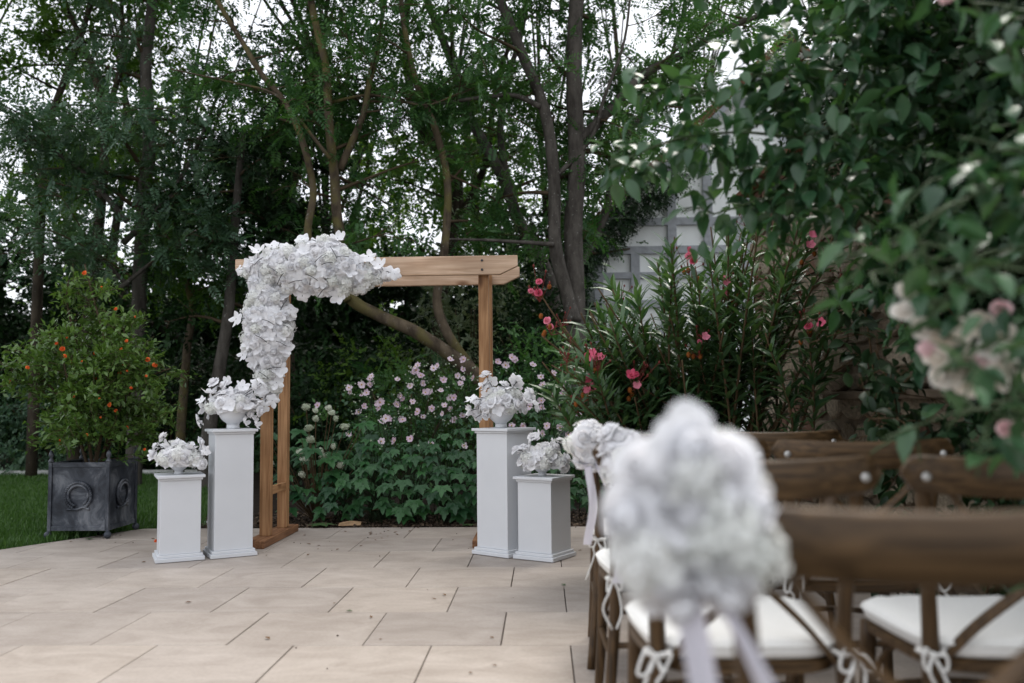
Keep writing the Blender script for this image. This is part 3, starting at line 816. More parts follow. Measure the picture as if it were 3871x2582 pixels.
# the wood behind
woods = [(-13.5, 17, 7.5, 'maple_leaf'), (-10.6, 15.2, 4.6, 'dark_leaf'), (-8.6, 18, 8, 'maple_leaf'), (-6.9, 15.8, 3.8, 'dark_leaf'), (-5.2, 18.6, 8.5, 'lime_leaf'),
         (-3.2, 16.6, 4.0, 'dark_leaf'), (-1.2, 18.8, 8, 'maple_leaf'), (.3, 16.4, 4.4, 'dark_leaf'), (2.2, 23.5, 9, 'maple_leaf'), (5.2, 24, 9.5, 'lime_leaf'), (8.5, 25, 11, 'maple_leaf'), (-16.5, 19, 6, 'dark_leaf')]
wl = ['broad maple at the far left edge of the wood', 'dark tree of the wood behind the lawn kerb, left of the rowan', 'tall maple of the wood over the rowan crown', 'dark tree of the wood low behind the pomegranate',
      'pale lime-green tree of the wood left of the arch', 'dark tree of the wood seen through the left of the arch', 'tall maple of the wood seen over the middle of the arch beam', 'dark tree of the wood seen through the right of the arch',
      'tall tree over the house roof beside the grey ash', 'pale tall tree behind the house under the bright sky', 'rightmost tall tree behind the house and wall', 'dark tree outermost left of the wood']
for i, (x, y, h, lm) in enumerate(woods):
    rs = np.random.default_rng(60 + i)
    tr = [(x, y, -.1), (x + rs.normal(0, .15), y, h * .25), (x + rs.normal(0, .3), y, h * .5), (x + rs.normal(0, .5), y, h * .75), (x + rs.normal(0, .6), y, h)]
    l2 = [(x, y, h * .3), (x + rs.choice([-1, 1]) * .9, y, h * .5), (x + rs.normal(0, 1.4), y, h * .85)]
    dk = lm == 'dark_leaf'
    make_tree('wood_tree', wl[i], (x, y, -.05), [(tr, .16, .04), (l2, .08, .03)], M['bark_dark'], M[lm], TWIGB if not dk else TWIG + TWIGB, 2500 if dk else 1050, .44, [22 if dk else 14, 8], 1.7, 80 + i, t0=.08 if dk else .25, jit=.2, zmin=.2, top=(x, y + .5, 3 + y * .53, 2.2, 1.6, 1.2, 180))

# ------------------------------------------------------------------ shrubs of the background
def shrub(name, label, c, rad, mat, Ts, n, size, seed, cat='shrub', bark=None, group=None, stems=7):
    rs = np.random.default_rng(seed); c = np.array(c, float); rad = np.array(rad, float)
    base = (c[0], c[1], -.03); t = thing(name, label, cat, base, group=group)
    mb = MB()
    for k in range(stems):
        a = rs.uniform(0, 6.28); e = np.array([math.cos(a), math.sin(a), .4]) * rad * .7
        p1 = np.array([0, 0, c[2]]) + e
        mb.tube([(rs.normal(0, .06), rs.normal(0, .06), 0), p1 * [.4, .4, .5], p1], .018, .006, 5, 3)
    mb.build('stems', bark or M['twig'], t, True)
    nc = 26; cd = nrm(rs.normal(0, 1, (nc, 3))); cc = cd * rad * (.35 + .55 * rs.random((nc, 1)))
    k = rs.integers(0, nc, n)
    p = cc[k] + rs.normal(0, .24, (n, 3)) * rad + [0, 0, c[2]]
    ok = (p[:, 2] > .03); p = p[ok]; n = len(p)
    out = nrm((p - [0, 0, c[2]]) / rad)
    fw = out * .8 + rs.normal(0, .6, (n, 3)) + [0, 0, -.1]; up = out * .5 + [0, 0, .8] + rs.normal(0, .4, (n, 3))
    tn = np.clip(rs.random(n) * .6 + .4 * rs.random(nc)[k[ok]], 0, 1)
    V, F, T = scatter_many(Ts, p, fw, up, size * rs.uniform(.7, 1.2, n), tn)
    inst('crown', npmesh('crown', V, F, mat, T), t)
    return t
shrub('understory_shrub', 'bright leafy shrub glowing in the gap under the arch beam', (-2.0, 11.2, 1.05), (.9, .5, .85), M['lime_leaf'], TWIG, 620, .36, 40)
shrub('understory_shrub', 'fern-like green shrub under the leaning trunk', (-1.5, 9.9, 1.0), (.8, .4, .6), M['ash_leaf'], PIN, 330, .27, 41)
shrub('variegated_shrub', 'pale variegated shrub seen right of centre through the arch', (-1.0, 12.2, 1.9), (.8, .5, 1.5), M['pale_leaf'], TWIG, 620, .34, 42)
shrub('understory_shrub', 'dense green shrub right of the arch post, above the grey marker post', (.0, 9.2, .75), (.65, .45, .85), M['ash_leaf'], TWIG, 620, .30, 43)
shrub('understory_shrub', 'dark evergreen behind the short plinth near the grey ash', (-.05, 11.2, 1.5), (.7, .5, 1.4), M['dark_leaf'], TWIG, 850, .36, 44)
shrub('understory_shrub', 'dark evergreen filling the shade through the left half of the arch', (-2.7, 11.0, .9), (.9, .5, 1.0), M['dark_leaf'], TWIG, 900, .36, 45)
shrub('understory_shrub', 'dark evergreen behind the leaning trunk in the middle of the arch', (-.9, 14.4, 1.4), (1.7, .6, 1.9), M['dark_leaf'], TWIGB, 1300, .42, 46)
for i, (x, y, rx, rz, mt, lb) in enumerate([(-9.6, 13.8, 1.5, 1.3, 'dark_leaf', 'dark hedge shrub behind the kerb at the far left'), (-7.6, 13.6, 1.2, 1.1, 'teal_leaf', 'blue-green shrub behind the kerb left of the planter'),
        (-5.9, 13.8, 1.3, 1.3, 'dark_leaf', 'dark shrub behind the kerb right behind the pomegranate'), (-4.4, 13.6, 1.1, .8, 'ash_leaf', 'low green shrub behind the kerb beside the tall plinth'), (-3.0, 13.8, 1.2, 1.4, 'dark_leaf', 'dark shrub just left of the arch posts'), (-12, 14, 1.6, 1.6, 'maple_leaf', 'olive shrub at the far left edge behind the lawn')]):
    shrub('border_shrub', lb, (x, y, rz * .7), (rx, .7, rz), M[mt], TWIG, 1100, .36, 100 + i, group='shrubs along the back of the lawn')
# ivy over the eaves of the house
def ivy(name, label, pts, rad, n, size, seed, mat=None, T=None, lo=0):
    rs = np.random.default_rng(seed); t = thing(name, label, 'ivy', tuple(pts[0])); P = np.array(catmull(pts, 6)) - np.array(pts[0])
    mb = MB(); mb.tube([p for p in P[::3]] + [P[-1]], .02, .01, 5, 2); mb.build('stem', M['bark_dark'], t, True)
    k = rs.integers(lo, len(P), n); dirs = nrm(rs.normal(0, 1, (n, 3))); p = P[k] + dirs * np.array(rad) * rs.random((n, 1)) ** .4
    V, F, TT = scatter_many(T or TWIG, p, dirs + rs.normal(0, .5, (n, 3)) + [0, 0, -.3], dirs + [0, -.3, .6], size * rs.uniform(.7, 1.2, n), rs.random(n))
    inst('crown', npmesh('crown', V, F, mat or M['ivy'], TT), t); return t
ivy('ivy', 'dark ivy mass hanging over the left eave of the timbered house', [(.45, 13.6, .0), (.45, 13.6, 1.6), (.55, 13.55, 2.95), (.95, 13.5, 3.55), (1.5, 13.5, 4.05), (2.1, 13.5, 4.55)], (.24, .2, .24), 1000, .25, 50, lo=11)

# tall hedge closing the garden far behind
hg = thing('hedge', 'tall dark clipped hedge closing the garden far behind the trees', 'hedge', (-6, 20.5, -.06))
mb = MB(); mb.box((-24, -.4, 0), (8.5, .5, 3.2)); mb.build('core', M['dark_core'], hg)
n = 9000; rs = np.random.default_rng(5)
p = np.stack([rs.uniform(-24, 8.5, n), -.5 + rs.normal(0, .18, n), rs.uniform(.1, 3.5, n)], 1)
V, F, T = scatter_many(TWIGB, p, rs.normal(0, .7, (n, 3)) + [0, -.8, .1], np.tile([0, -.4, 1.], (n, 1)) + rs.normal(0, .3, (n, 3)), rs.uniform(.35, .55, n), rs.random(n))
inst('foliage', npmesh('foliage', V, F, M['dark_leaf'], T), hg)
# ------------------------------------------------------------------ wooden wedding arch
AX, AY = -1.22, 6.58
arch = thing('wedding_arch', 'plain timber wedding arch with double beams standing on the patio', 'arch', (AX, AY, 0))
def ab(x0, x1, y0, y1, z0, z1, name, mat, par=arch, bev=.004):
    mb = MB(); cx, cyy, cz = (x0 + x1) / 2, (y0 + y1) / 2, (z0 + z1) / 2
    mb.box((x0 - cx, y0 - cyy, z0 - cz), (x1 - cx, y1 - cyy, z1 - cz))
    return mb.build(name, mat, par, bevel=bev, loc=(cx - AX, cyy - AY, cz))
for xc in (-2.022, -.424):
    ab(xc - .075, xc + .07, 6.115, 6.98, .001, .055, 'base_plank', M['plank'], bev=.005)
    for y0 in (6.335, 6.755):
        p = ab(xc - .037, xc + .037, y0, y0 + .074, .056, 2.0, 'post', M['post'] if xc < -1 else M['beam_z'] if 'beam_z' in M else M['post'])
    ab(xc + .0, xc + .033, 6.41, 6.754, .345, .405, 'rung', M['rung'])
def beam(y0, y1):
    x0, x1, zb, zt = -2.243, -.172, 1.93, 2.068; cx = (x0 + x1) / 2
    mb = MB(); mb.prism([(x0 - cx, zt), (x0 - cx, zt - .078), (x0 + .125 - cx, zb), (x1 - .128 - cx, zb), (x1 - cx, zt - .078), (x1 - cx, zt)], 'y', y0 - AY, y1 - AY)
    return mb.build('beam', M['beam'], arch, bevel=.004, loc=(cx - AX, 0, 0))
fb = beam(6.288, 6.333); beam(6.831, 6.876)
for x in (-.43, -2.02):
    for z in (1.965, 2.033):
        mb = MB(); mb.lathe([(.009, 0), (.009, .006), (.006, .009)], 10)
        mb.build('bolt', M['bolt'], fb, loc=(x - AX - fb.location.x, 6.288 - AY, z), rot=Matrix.Rotation(R(90), 3, 'X'))

# ------------------------------------------------------------------ plinths
def plinth(x, y, rz, h, s, label):
    t = thing('plinth', label, 'plinth', (x, y, 0), R(rz), 'white plinths beside the arch')
    def bx(w, z0, z1, name, bev=.003):
        mb = MB(); mb.box((-w / 2, -w / 2, z0), (w / 2, w / 2, z1)); return mb.build(name, M['white'], t, bevel=bev)
    bx(s, .003, .028, 'base'); bx(s * .925, .0285, .047, 'base_moulding')
    bx(s * .83, .0475, h - .0335, 'shaft'); bx(s * .89, h - .033, h - .0185, 'top_moulding'); bx(s * .985, h - .018, h, 'top_slab')
    return t
PL = [(-2.119, 5.906, 31, .842, .30), (-2.406, 5.754, 27.5, .552, .30), (-.265, 5.916, -36.7, .832, .315), (.001, 5.749, -31, .525, .30)]
for a, l in zip(PL, ['tall white plinth beside the left arch posts', 'short white plinth at far left next to the lead planter', 'tall white plinth in front of the right arch post', 'short white plinth nearest to the chairs']):
    plinth(*a, l)

# ------------------------------------------------------------------ flower bowls
def put_flower(t, me, p, nrmv, s, name=None):
    return inst(name or me.name.split('.')[0], me, t, p, frame(nrmv, random.uniform(0, 6.28)), s)

def flower_bowl(x, y, z, r, label, spread, height, sprays, n):
    t = thing('flower_bowl', label, 'flowers', (x, y, z), group='white flower bowls on the plinths')
    mb = MB(); mb.lathe([(r * .42, .001), (r * .44, .004), (r * .42, r * .3)], 32); 
    bo = MB(); prof = [(r * .42, r * .3)] + [(r * math.sin(a), r * .3 + r * 1.0 * (1 - math.cos(a)) * .98) for a in np.linspace(.5, 1.72, 9)] + [(r * .9, r * 1.36), (r * .3, r * .7)]
    bo.lathe(prof, 36); b = bo.build('bowl', M['bowl'], t, True); mb.build('foot', M['bowl'], b, True)
    c = np.array([0, 0, r * 1.5]); pts = []
    tries = 0
    while len(pts) < n * 1.7 and tries < 6000:
        tries += 1
        d = nrm(rng.normal(0, 1, 3)); d[2] = abs(d[2]) * 1.1 - .12; d[1] = -abs(d[1]) if rng.random() < .5 else d[1]
        p = c + d * np.array([spread, spread * .9, height * 1.15]) * rng.uniform(.78, 1.12)
        if all(np.linalg.norm(p - q) > .034 for q in pts):
            pts.append(p); k = rng.random(); s = rng.uniform(.04, .062)
            me = random.choice(ROSES) if k < .5 else random.choice(HYDS) if k < .7 else random.choice(ORCHIDS)
            put_flower(t, me, p - d * .015, d * [1.3, 1, 1] + [0, -.12, .25] + rng.normal(0, .3, 3), s * (.85 if .5 <= k < .7 else 1))
    for (dx, dy, dz, k, s) in sprays:
        e = c + np.array([dx, dy, dz]); m0 = c + np.array([dx, dy, dz]) * .3
        mb = MB(); mb.tube([c * .9, m0 + [0, 0, .02], e], .003, .0025, 5, 4); mb.build('stem', M['wire'], t, True)
        nv = np.array([dx * 5, -.25, dz * 3 + .35]) + rng.normal(0, .35, 3)
        put_flower(t, (ROSES + ORCHIDS)[k], e, nv, s * .82)
        put_flower(t, random.choice(ORCHIDS), c + (e - c) * .84 + rng.normal(0, .022, 3), nv + rng.normal(0, .5, 3), s * rng.uniform(.6, .85))
        put_flower(t, random.choice(ORCHIDS + ROSES), c + (e - c) * .68 + rng.normal(0, .022, 3), nv + rng.normal(0, .5, 3), s * rng.uniform(.6, .8))
    o = MB(); o.ball((0, 0, 0), 1.0, 8); o.build('foam', M['cream_petal'], t, True, loc=(0, 0, r * 1.5), scale=(spread * .7, spread * .7, height * .7))
    return t
flower_bowl(-2.105, 5.90, .842, .098, 'white bowl of roses on the tall plinth by the left posts, sprays trailing', .15, .10,
    [(-.15, -.02, .10, 5, .07), (-.13, -.03, .17, 0, .07), (-.20, -.02, .0, 4, .07), (-.24, -.03, -.09, 6, .065), (-.06, -.02, .15, 1, .065), (.05, -.03, .13, 2, .06), (.18, -.03, .04, 4, .07), (.2, -.04, -.03, 0, .06), (.17, -.04, -.12, 5, .05), (.21, -.02, .17, 6, .065), (.16, -.03, .11, 5, .07), (-.21, -.04, .05, 4, .05)], 34)
flower_bowl(-2.41, 5.75, .552, .064, 'white bowl of flowers on the short plinth near the planter', .13, .085,
    [(-.10, -.02, .15, 3, .06), (.15, -.02, .11, 3, .06), (-.17, -.02, .03, 1, .055), (.19, -.03, .06, 4, .05), (.17, -.03, -.03, 2, .055), (.0, -.03, .11, 0, .06), (-.15, -.02, .09, 0, .05)], 30)
flower_bowl(-.284, 5.91, .832, .092, 'white bowl of roses on the tall plinth at the right arch post', .15, .11,
    [(-.10, -.03, .22, 0, .07), (-.12, -.03, .16, 4, .07), (.11, -.03, .17, 3, .085), (-.2, -.03, -.02, 5, .06), (-.2, -.04, .06, 4, .06), (.22, -.03, .05, 4, .065), (.2, -.03, .1, 1, .06), (.25, -.02, .0, 6, .05), (.03, -.03, .15, 2, .065), (-.17, -.03, -.07, 6, .06)], 36)
flower_bowl(-.01, 5.74, .525, .062, 'white bowl of flowers on the short plinth near the chairs', .125, .085,
    [(-.06, -.02, .16, 3, .06), (-.17, -.02, .08, 0, .06), (.12, -.02, .13, 1, .06), (.16, -.03, .02, 0, .06), (.15, -.03, -.04, 2, .055), (.02, -.03, .10, 2, .065), (-.14, -.02, .0, 1, .05)], 30)

# ------------------------------------------------------------------ garland on the arch
gar = thing('flower_garland', 'cascade of white roses and orchids over the left corner of the arch', 'flowers', (-1.85, 6.28, 1.95))
G0 = np.array([-1.85, 6.28, 1.95])
SP = [(-2.051, 1.973, .10), (-1.924, 1.996, .125), (-1.797, 1.975, .155), (-1.671, 1.983, .185), (-1.56, 1.985, .205), (-1.45, 1.955, .17), (-1.339, 1.925, .11), (-1.23, 1.945, .075), (-1.134, 1.934, .04),
      (-2.019, 1.877, .11), (-1.986, 1.751, .14), (-1.978, 1.609, .175), (-1.976, 1.483, .175), (-1.975, 1.358, .14), (-1.974, 1.249, .10), (-1.973, 1.14, .07), (-1.972, 1.062, .04)]
pts = []; tries = 0
cent = [np.array([x, 6.27 - r * .25, z]) for x, z, r in SP]
while len(pts) < 420 and tries < 22000:
    tries += 1
    k = rng.choice(len(SP), p=np.array([s[2] for s in SP]) / sum(s[2] for s in SP)); r = SP[k][2]
    d = nrm(rng.normal(0, 1, 3)); d[1] = -abs(d[1]) if rng.random() < .85 else d[1]
    p = cent[k] + d * r * np.array([1, .75, 1])
    if p[1] > 6.36: continue
    if any(np.linalg.norm((p - c) / np.array([1, .75, 1])) < s[2] * .88 for c, s in zip(cent, SP)): continue
    kk = rng.random(); ms = .056 if kk < .66 else .046
    if any(np.linalg.norm(p - q) < min(ms, m2) for q, m2 in pts): continue
    pts.append((p, ms))
    edge = abs(d[1]) < .35
    if kk < .66 and not (edge and kk < .2): me = random.choice(ROSES); s = rng.uniform(.05, .064)
    elif kk < .73: me = random.choice(HYDS); s = rng.uniform(.045, .058)
    else: me = random.choice(ORCHIDS); s = rng.uniform(.045, .058)
    put_flower(gar, me, p - d * .015 - G0, d + [0, -.45, .05] + rng.normal(0, .2, 3), s)
for (x, y, z, s) in [(-2.2, 6.25, 1.985, .045), (-2.05, 6.22, 2.12, .06), (-1.96, 6.25, 2.16, .06), (-1.86, 6.24, 2.15, .055), (-1.73, 6.22, 2.2, .06), (-1.47, 6.22, 2.2, .06), (-1.32, 6.22, 2.05, .06), (-1.24, 6.2, 2.06, .06), (-1.16, 6.2, 2.0, .06), (-1.1, 6.22, 1.95, .06),
        (-1.05, 6.2, 1.93, .055), (-1.3, 6.2, 1.84, .06), (-1.45, 6.17, 1.77, .06), (-1.72, 6.2, 1.78, .055), (-2.2, 6.2, 1.62, .065), (-1.8, 6.2, 1.68, .06), (-1.84, 6.2, 1.4, .06), (-1.88, 6.2, 1.25, .06), (-1.9, 6.2, 1.16, .06), (-2.02, 6.2, 1.1, .06), (-1.93, 6.2, 1.03, .055), (-1.99, 6.2, .99, .05), (-2.06, 6.15, 1.02, .05), (-2.15, 6.2, 1.36, .05)]:
    p = np.array([x, y, z]); k = min(range(len(SP)), key=lambda i: np.linalg.norm(cent[i] - p)); c = cent[k]
    mb = MB(); mb.tube([c - G0, (c + p) / 2 - G0 + [0, -.02, .01], p - G0], .003, .002, 5, 3); mb.build('stem', M['wire'], gar, True)
    put_flower(gar, random.choice(ORCHIDS), p - G0, nrm(p - c) * .5 + [0, -.8, .2], s)
for i in range(26):      # dark wire stalks that show between the blooms
    p, _ = random.choice(pts); a = rng.normal(0, 1, 3) * [1, .3, .6]; a = nrm(a) * .05; q = p + [0, -.045, 0]
    mb = MB(); mb.tube([q - a - G0, q + [0, -.006, .006] - G0, q + a - G0], .0028, .0022, 5, 3); mb.build('stem', M['wire'], gar, True)
o = MB()
for c, s in zip(cent, SP): o.ball(c - G0 + [0, .02, 0], s[2] * .62, 6)
o.build('foam', M['cream_petal'], gar, True)

# ------------------------------------------------------------------ lead planter
PX, PY, PS = -3.546, 6.85, .475
plan = thing('lead_planter', 'square weathered lead planter with wreath relief and ball feet', 'planter', (PX, PY, 0))
h = PS / 2; z0, z1 = .058, .575
for k in range(4):
    rot = Matrix.Rotation(k * math.pi / 2, 3, 'Z')
    mb = MB(); mb.box((-h + .028, -h + .014, z0), (h - .028, -h + .028, z1)); pn = mb.build('panel', M['lead'], plan, rot=rot, bevel=.002)
    mb = MB(); mb.box((-h + .028, -h + .006, z0 + .002), (h - .028, -h + .0135, z0 + .036)); mb.build('rim', M['lead'], pn, bevel=.002); mb = MB(); mb.box((-h + .028, -h + .006, z1 - .036), (h - .028, -h + .0135, z1 + .002)); mb.build('rim', M['lead'], pn, bevel=.002)
    # wreath: an open ring of overlapping leaves with a knotted bar under it
    mb = MB(); cz = .325; rr = .088
    for i in range(30):
        a = R(-58) + R(296) * i / 29
        q = np.array([rr * math.sin(a + math.pi) * -1, -h + .006, cz - rr * math.cos(a + math.pi) * -1])
        a2 = -math.pi / 2 + R(32) + R(296) * i / 29
        c = np.array([rr * math.cos(a2), -h + .008, cz + rr * math.sin(a2)])
        tdir = np.array([-math.sin(a2), 0, math.cos(a2)]); rad = np.array([math.cos(a2), 0, math.sin(a2)])
        for s_ in (-1, 1):
            mb.tube([c, c + tdir * .012 + rad * s_ * .012 + [0, -.012, 0], c + tdir * .03 + rad * s_ * .017 + [0, -.004, 0]], [.006, .011, .002], None, 6, 3)
    for s_ in (-1, 1):
        mb.tube([(s_ * -.085, -h + .008, cz - .105), (s_ * -.04, -h + .002, cz - .095 - s_ * .008), (0, -h - .002, cz - .102), (s_ * .04, -h + .002, cz - .095 + s_ * .008), (s_ * .085, -h + .008, cz - .105)], [.010, .008, .009, .008, .012], None, 7, 4)
    mb.build('wreath', M['lead'], pn, True)
    mb = MB(); mb.box((-h, -h, z0 - .004), (-h + .028, -h + .028, z1 + .004)); po = mb.build('corner_post', M['lead'], plan, rot=rot, bevel=.003)
    mb = MB(); mb.lathe([(.021, z1 + .004), (.020, z1 + .016), (.010, z1 + .03), (.010, z1 + .036), (.0165, z1 + .046), (.019, z1 + .058), (.016, z1 + .075), (.008, z1 + .088), (.002, z1 + .093)], 14, (-h + .014, -h + .014, 0)); mb.build('finial', M['lead'], po, True)
    mb = MB(); mb.ball((-h + .006, -h + .006, .029), .028, 8); mb.build('ball_foot', M['lead'], po, True)
mb = MB(); mb.box((-h + .03, -h + .03, .06), (h - .03, h - .03, z1 - .05)); mb.build('soil', M['soil'], plan)

# ------------------------------------------------------------------ pomegranate in the planter
pom = thing('pomegranate_bush', 'glossy green pomegranate bush with orange-red blossoms growing in the lead planter', 'bush', (PX, PY, .52))
rs = np.random.default_rng(70); brs = []
mains = [[(0, 0, 0), (.05, 0, .3), (.08, .02, .65), (.06, 0, 1.0), (-.03, 0, 1.3), (-.12, .0, 1.62)], [(-.05, 0, 0), (-.14, .02, .22), (-.26, 0, .5), (-.45, -.05, .75), (-.62, -.05, .85)],
         [(.03, .02, 0), (.1, .05, .3), (.22, .05, .55), (.4, .0, .7), (.6, 0, .78)], [(0, -.03, 0), (-.02, -.1, .3), (-.1, -.2, .6), (-.15, -.25, .9)], [(.02, .04, 0), (.1, .2, .4), (.15, .25, .8), (.1, .2, 1.15)], [(0, .03, .1), (-.1, .1, .5), (-.2, .1, .9), (-.28, .05, 1.3), (-.25, 0, 1.5)]]
mb = MB()
for i, p in enumerate(mains):
    mb.tube(p, .018 if i == 0 else .014, .005, 7, 4, bump=.1)
mb.build('stems', M['twig'], pom, True)
for i, p in enumerate(mains):
    brs += side_branches(catmull(p, 4), lambda q: .012, 30 if i in (0, 5) else 20, .12, .6, rs, sub=6, up=.3, droop=.03)
fr = []
for pts_, a, c, lv in brs:      # keep the cone-shaped outline
    top = np.array(pts_[-1]); lim = .98 * max(0.10, (1.76 - top[2]) / 1.3) ** .95 if top[2] > .45 else .66 + .4 * max(0, top[2])
    if math.hypot(top[0] + .06, top[1]) < lim and top[2] > -.02: fr.append((pts_, a * .7, c * .7, lv))
mb = MB()
for pts_, a, c, lv in fr: mb.tube(pts_, max(.002, a * .5), .0015, 4, 2)
mb.build('twigs', M['twig'], pom, True)
n = 11000
p, d = anchors(fr, n, rs); p = p + rs.normal(0, .028, (n, 3))
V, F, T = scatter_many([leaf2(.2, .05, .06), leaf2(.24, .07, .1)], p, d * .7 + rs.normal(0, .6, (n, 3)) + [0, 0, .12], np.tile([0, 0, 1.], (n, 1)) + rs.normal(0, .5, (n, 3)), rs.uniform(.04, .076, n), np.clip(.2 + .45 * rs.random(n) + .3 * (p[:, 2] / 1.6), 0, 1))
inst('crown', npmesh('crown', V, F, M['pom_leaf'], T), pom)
pomfl = rose_mesh('blossom', M['orange'], 77, .8)
tips = [q[0][-1] for q in fr if q[0][-1][1] < .05]
rs.shuffle(tips)
for k in range(40):
    q = tips[k]; inst('blossom', pomfl, pom, (q[0], q[1] - .03, q[2]), frame((rs.normal(0, .6), -1, .3)), rs.choice([.010, .014, .018, .025], p=[.35, .3, .25, .1]))

# ------------------------------------------------------------------ anemones in the bed
LOB = [lobed_mesh('leaf', M['anemone_leaf'], s) for s in (1, 2, 3, 4)]
ANE = [open_mesh('flower', [M['pink'], M['yellow']], s, 6, .42, c, True) for s, c in ((31, .22), (32, .35), (33, .1))]
ORD = ['first', 'second', 'third', 'fourth', 'fifth', 'sixth', 'seventh', 'eighth']
def anemone(x, y, hgt, nl, nf, seed, label, leafsize=.132):
    nl = int(nl * 1.6)
    rs = np.random.default_rng(seed)
    t = thing('anemone_plant', label, 'plant', (x, y, -.02), group='pink anemones in the flower bed')
    mb = MB(); small = []
    for k in range(nl):
        u = (k + .5) / nl; z = .08 + hgt * .62 * u ** .9; a = rs.uniform(-2.6, -.5) if rs.random() < .75 else rs.uniform(0, 6.28)
        rad = .34 * math.sin(math.pi * min(1, .22 + .62 * u)) * rs.uniform(.75, 1.15)
        p = Vector((math.cos(a) * rad, math.sin(a) * rad * .8, z))
        mb.tube([(rs.normal(0, .05), rs.normal(0, .05), 0), p * .5 + Vector((0, 0, .12)), p], .0035, .002, 4, 3)
        fwd = Vector((math.cos(a), math.sin(a), -.75 + rs.normal(0, .25))).normalized(); up = Vector((math.cos(a) * .7, math.sin(a) * .7 - .25, 1.0)); xx = fwd.cross(up).normalized(); zz = xx.cross(fwd)
        m = Matrix((xx, fwd, zz)).transposed(); s = leafsize * rs.uniform(.6, 1.1) * (1 - .25 * u)
        inst('leaf', LOB[k % 4], t, p, m, s)
    for k in range(nf):
        a = rs.uniform(0, 6.28); top = Vector((math.cos(a) * rs.uniform(.05, .32), math.sin(a) * .2 - .06, hgt * rs.uniform(.62, 1.05)))
        mid = top * .6 + Vector((rs.normal(0, .03), 0, 0)); mb.tube([(rs.normal(0, .05), rs.normal(0, .05), 0), mid, top], .0028, .0016, 4, 3)
        inst('flower', ANE[k % 3], t, top, frame((rs.normal(0, .5), -.9, rs.uniform(.1, .8)), rs.uniform(0, 6)), rs.uniform(.027, .038))
        for j in range(rs.integers(2, 5)):        # buds on side stalks
            b = top + Vector((rs.normal(0, .05), rs.normal(0, .03), rs.uniform(-.09, .05))); mb.tube([mid.lerp(top, .5), b], .0014, .001, 3, 1); small.append(b)
    mb.build('stems', M['stalk'], t)
    if small:
        mb = MB()
        for b in small: mb.ball(b, .0075, 4)
        mb.build('buds', M['bud'], t, True)
    # small stalk leaves around the flower stems
    n = nf * 9
    if n:
        p = np.stack([rs.normal(0, .2, n), rs.normal(-.02, .12, n), hgt * rs.uniform(.42, .92, n)], 1)
        V, F, T = scatter_many([leaf2(.3, .05, .1)], p, rs.normal(0, 1, (n, 3)) * [1, 1, .4], np.tile([0, -.2, 1.], (n, 1)) + rs.normal(0, .3, (n, 3)), rs.uniform(.03, .065, n), rs.random(n))
        tag(inst('stalk_leaves', npmesh('stalk_leaves', V, F, M['anemone_leaf2'], T), t), kind='stuff')
    return t
k = 0
for (x, y, hgt, nl, nf) in [(-1.72, 7.62, .55, 17, 0), (-1.42, 7.55, .95, 24, 4), (-1.12, 7.5, 1.0, 26, 5), (-.82, 7.48, 1.05, 26, 6), (-.5, 7.52, 1.05, 24, 5), (-.2, 7.58, 1.05, 20, 5), (.12, 7.62, .8, 16, 3), (.45, 7.7, .9, 14, 3),
        (-1.5, 7.95, 1.3, 12, 11), (-1.2, 8.0, 1.3, 12, 12), (-.9, 8.0, 1.38, 12, 13), (-.6, 8.05, 1.36, 12, 12), (-.25, 8.05, 1.4, 12, 11), (.1, 8.1, 1.3, 10, 9), (.45, 8.2, 1.22, 10, 8), (-1.75, 8.0, 1.15, 8, 6)]:
    anemone(x, y, hgt, nl, nf, 200 + k, ('low leafy anemone at the paving edge, %s from the left arch posts' % ORD[k]) if k < 8 else ('tall pink-flowered anemone at the back of the bed, %s from the left arch posts' % ORD[(k - 7) % 8])); k += 1
# hydrangea beside the left posts
hyd = thing('hydrangea_bush', 'white flowering hydrangea beside the left arch posts', 'bush', (-2.02, 7.75, -.02))
rs = np.random.default_rng(91); mb = MB()
HL = [lobed_mesh('leaf', M['anemone_leaf'], s) for s in (11, 12)]
HF = [hydrangea_mesh('flower_head', M['hyd_white'], s, 40, .2) for s in (13, 14)]
for i in range(46):
    u = rs.random(); p = Vector((rs.normal(0, .3), -.15 + rs.normal(0, .12), .08 + .8 * u)); mb.tube([(0, 0, 0), p * .6, p], .005, .003, 4, 2)
    fwd = Vector((p.x + rs.normal(0, .2), -.6, -.25)).normalized(); xx = fwd.cross(Vector((0, -.3, 1))).normalized(); inst('leaf', HL[i % 2], hyd, p, Matrix((xx, fwd, xx.cross(fwd))).transposed(), rs.uniform(.10, .17))
for (x, z) in [(-2.05, 1.0), (-1.86, .99), (-1.78, .9), (-2.02, .82), (-2.09, .62), (-1.9, .57), (-1.8, .66), (-2.08, .42), (-2.42, .78), (-1.95, .9), (-2.3, .3), (-2.35, .52), (-1.97, .97), (-1.82, .95), (-1.92, .62), (-2.05, .55), (-1.7, .83), (-1.74, .5), (-2.0, .72)]:
    p = Vector((x + 2.02, -.24 + rs.normal(0, .03), z)); mb.tube([(0, 0, 0), p * .6, p], .004, .003, 4, 2)
    inst('flower_head', HF[rs.integers(0, 2)], hyd, p, frame((rs.normal(0, .3), -.7, .6)), (.042 * rs.uniform(.5, 1.25), .03, .034 * rs.uniform(.5, 1.4)))
mb.build('stems', M['cane_brown'], hyd)
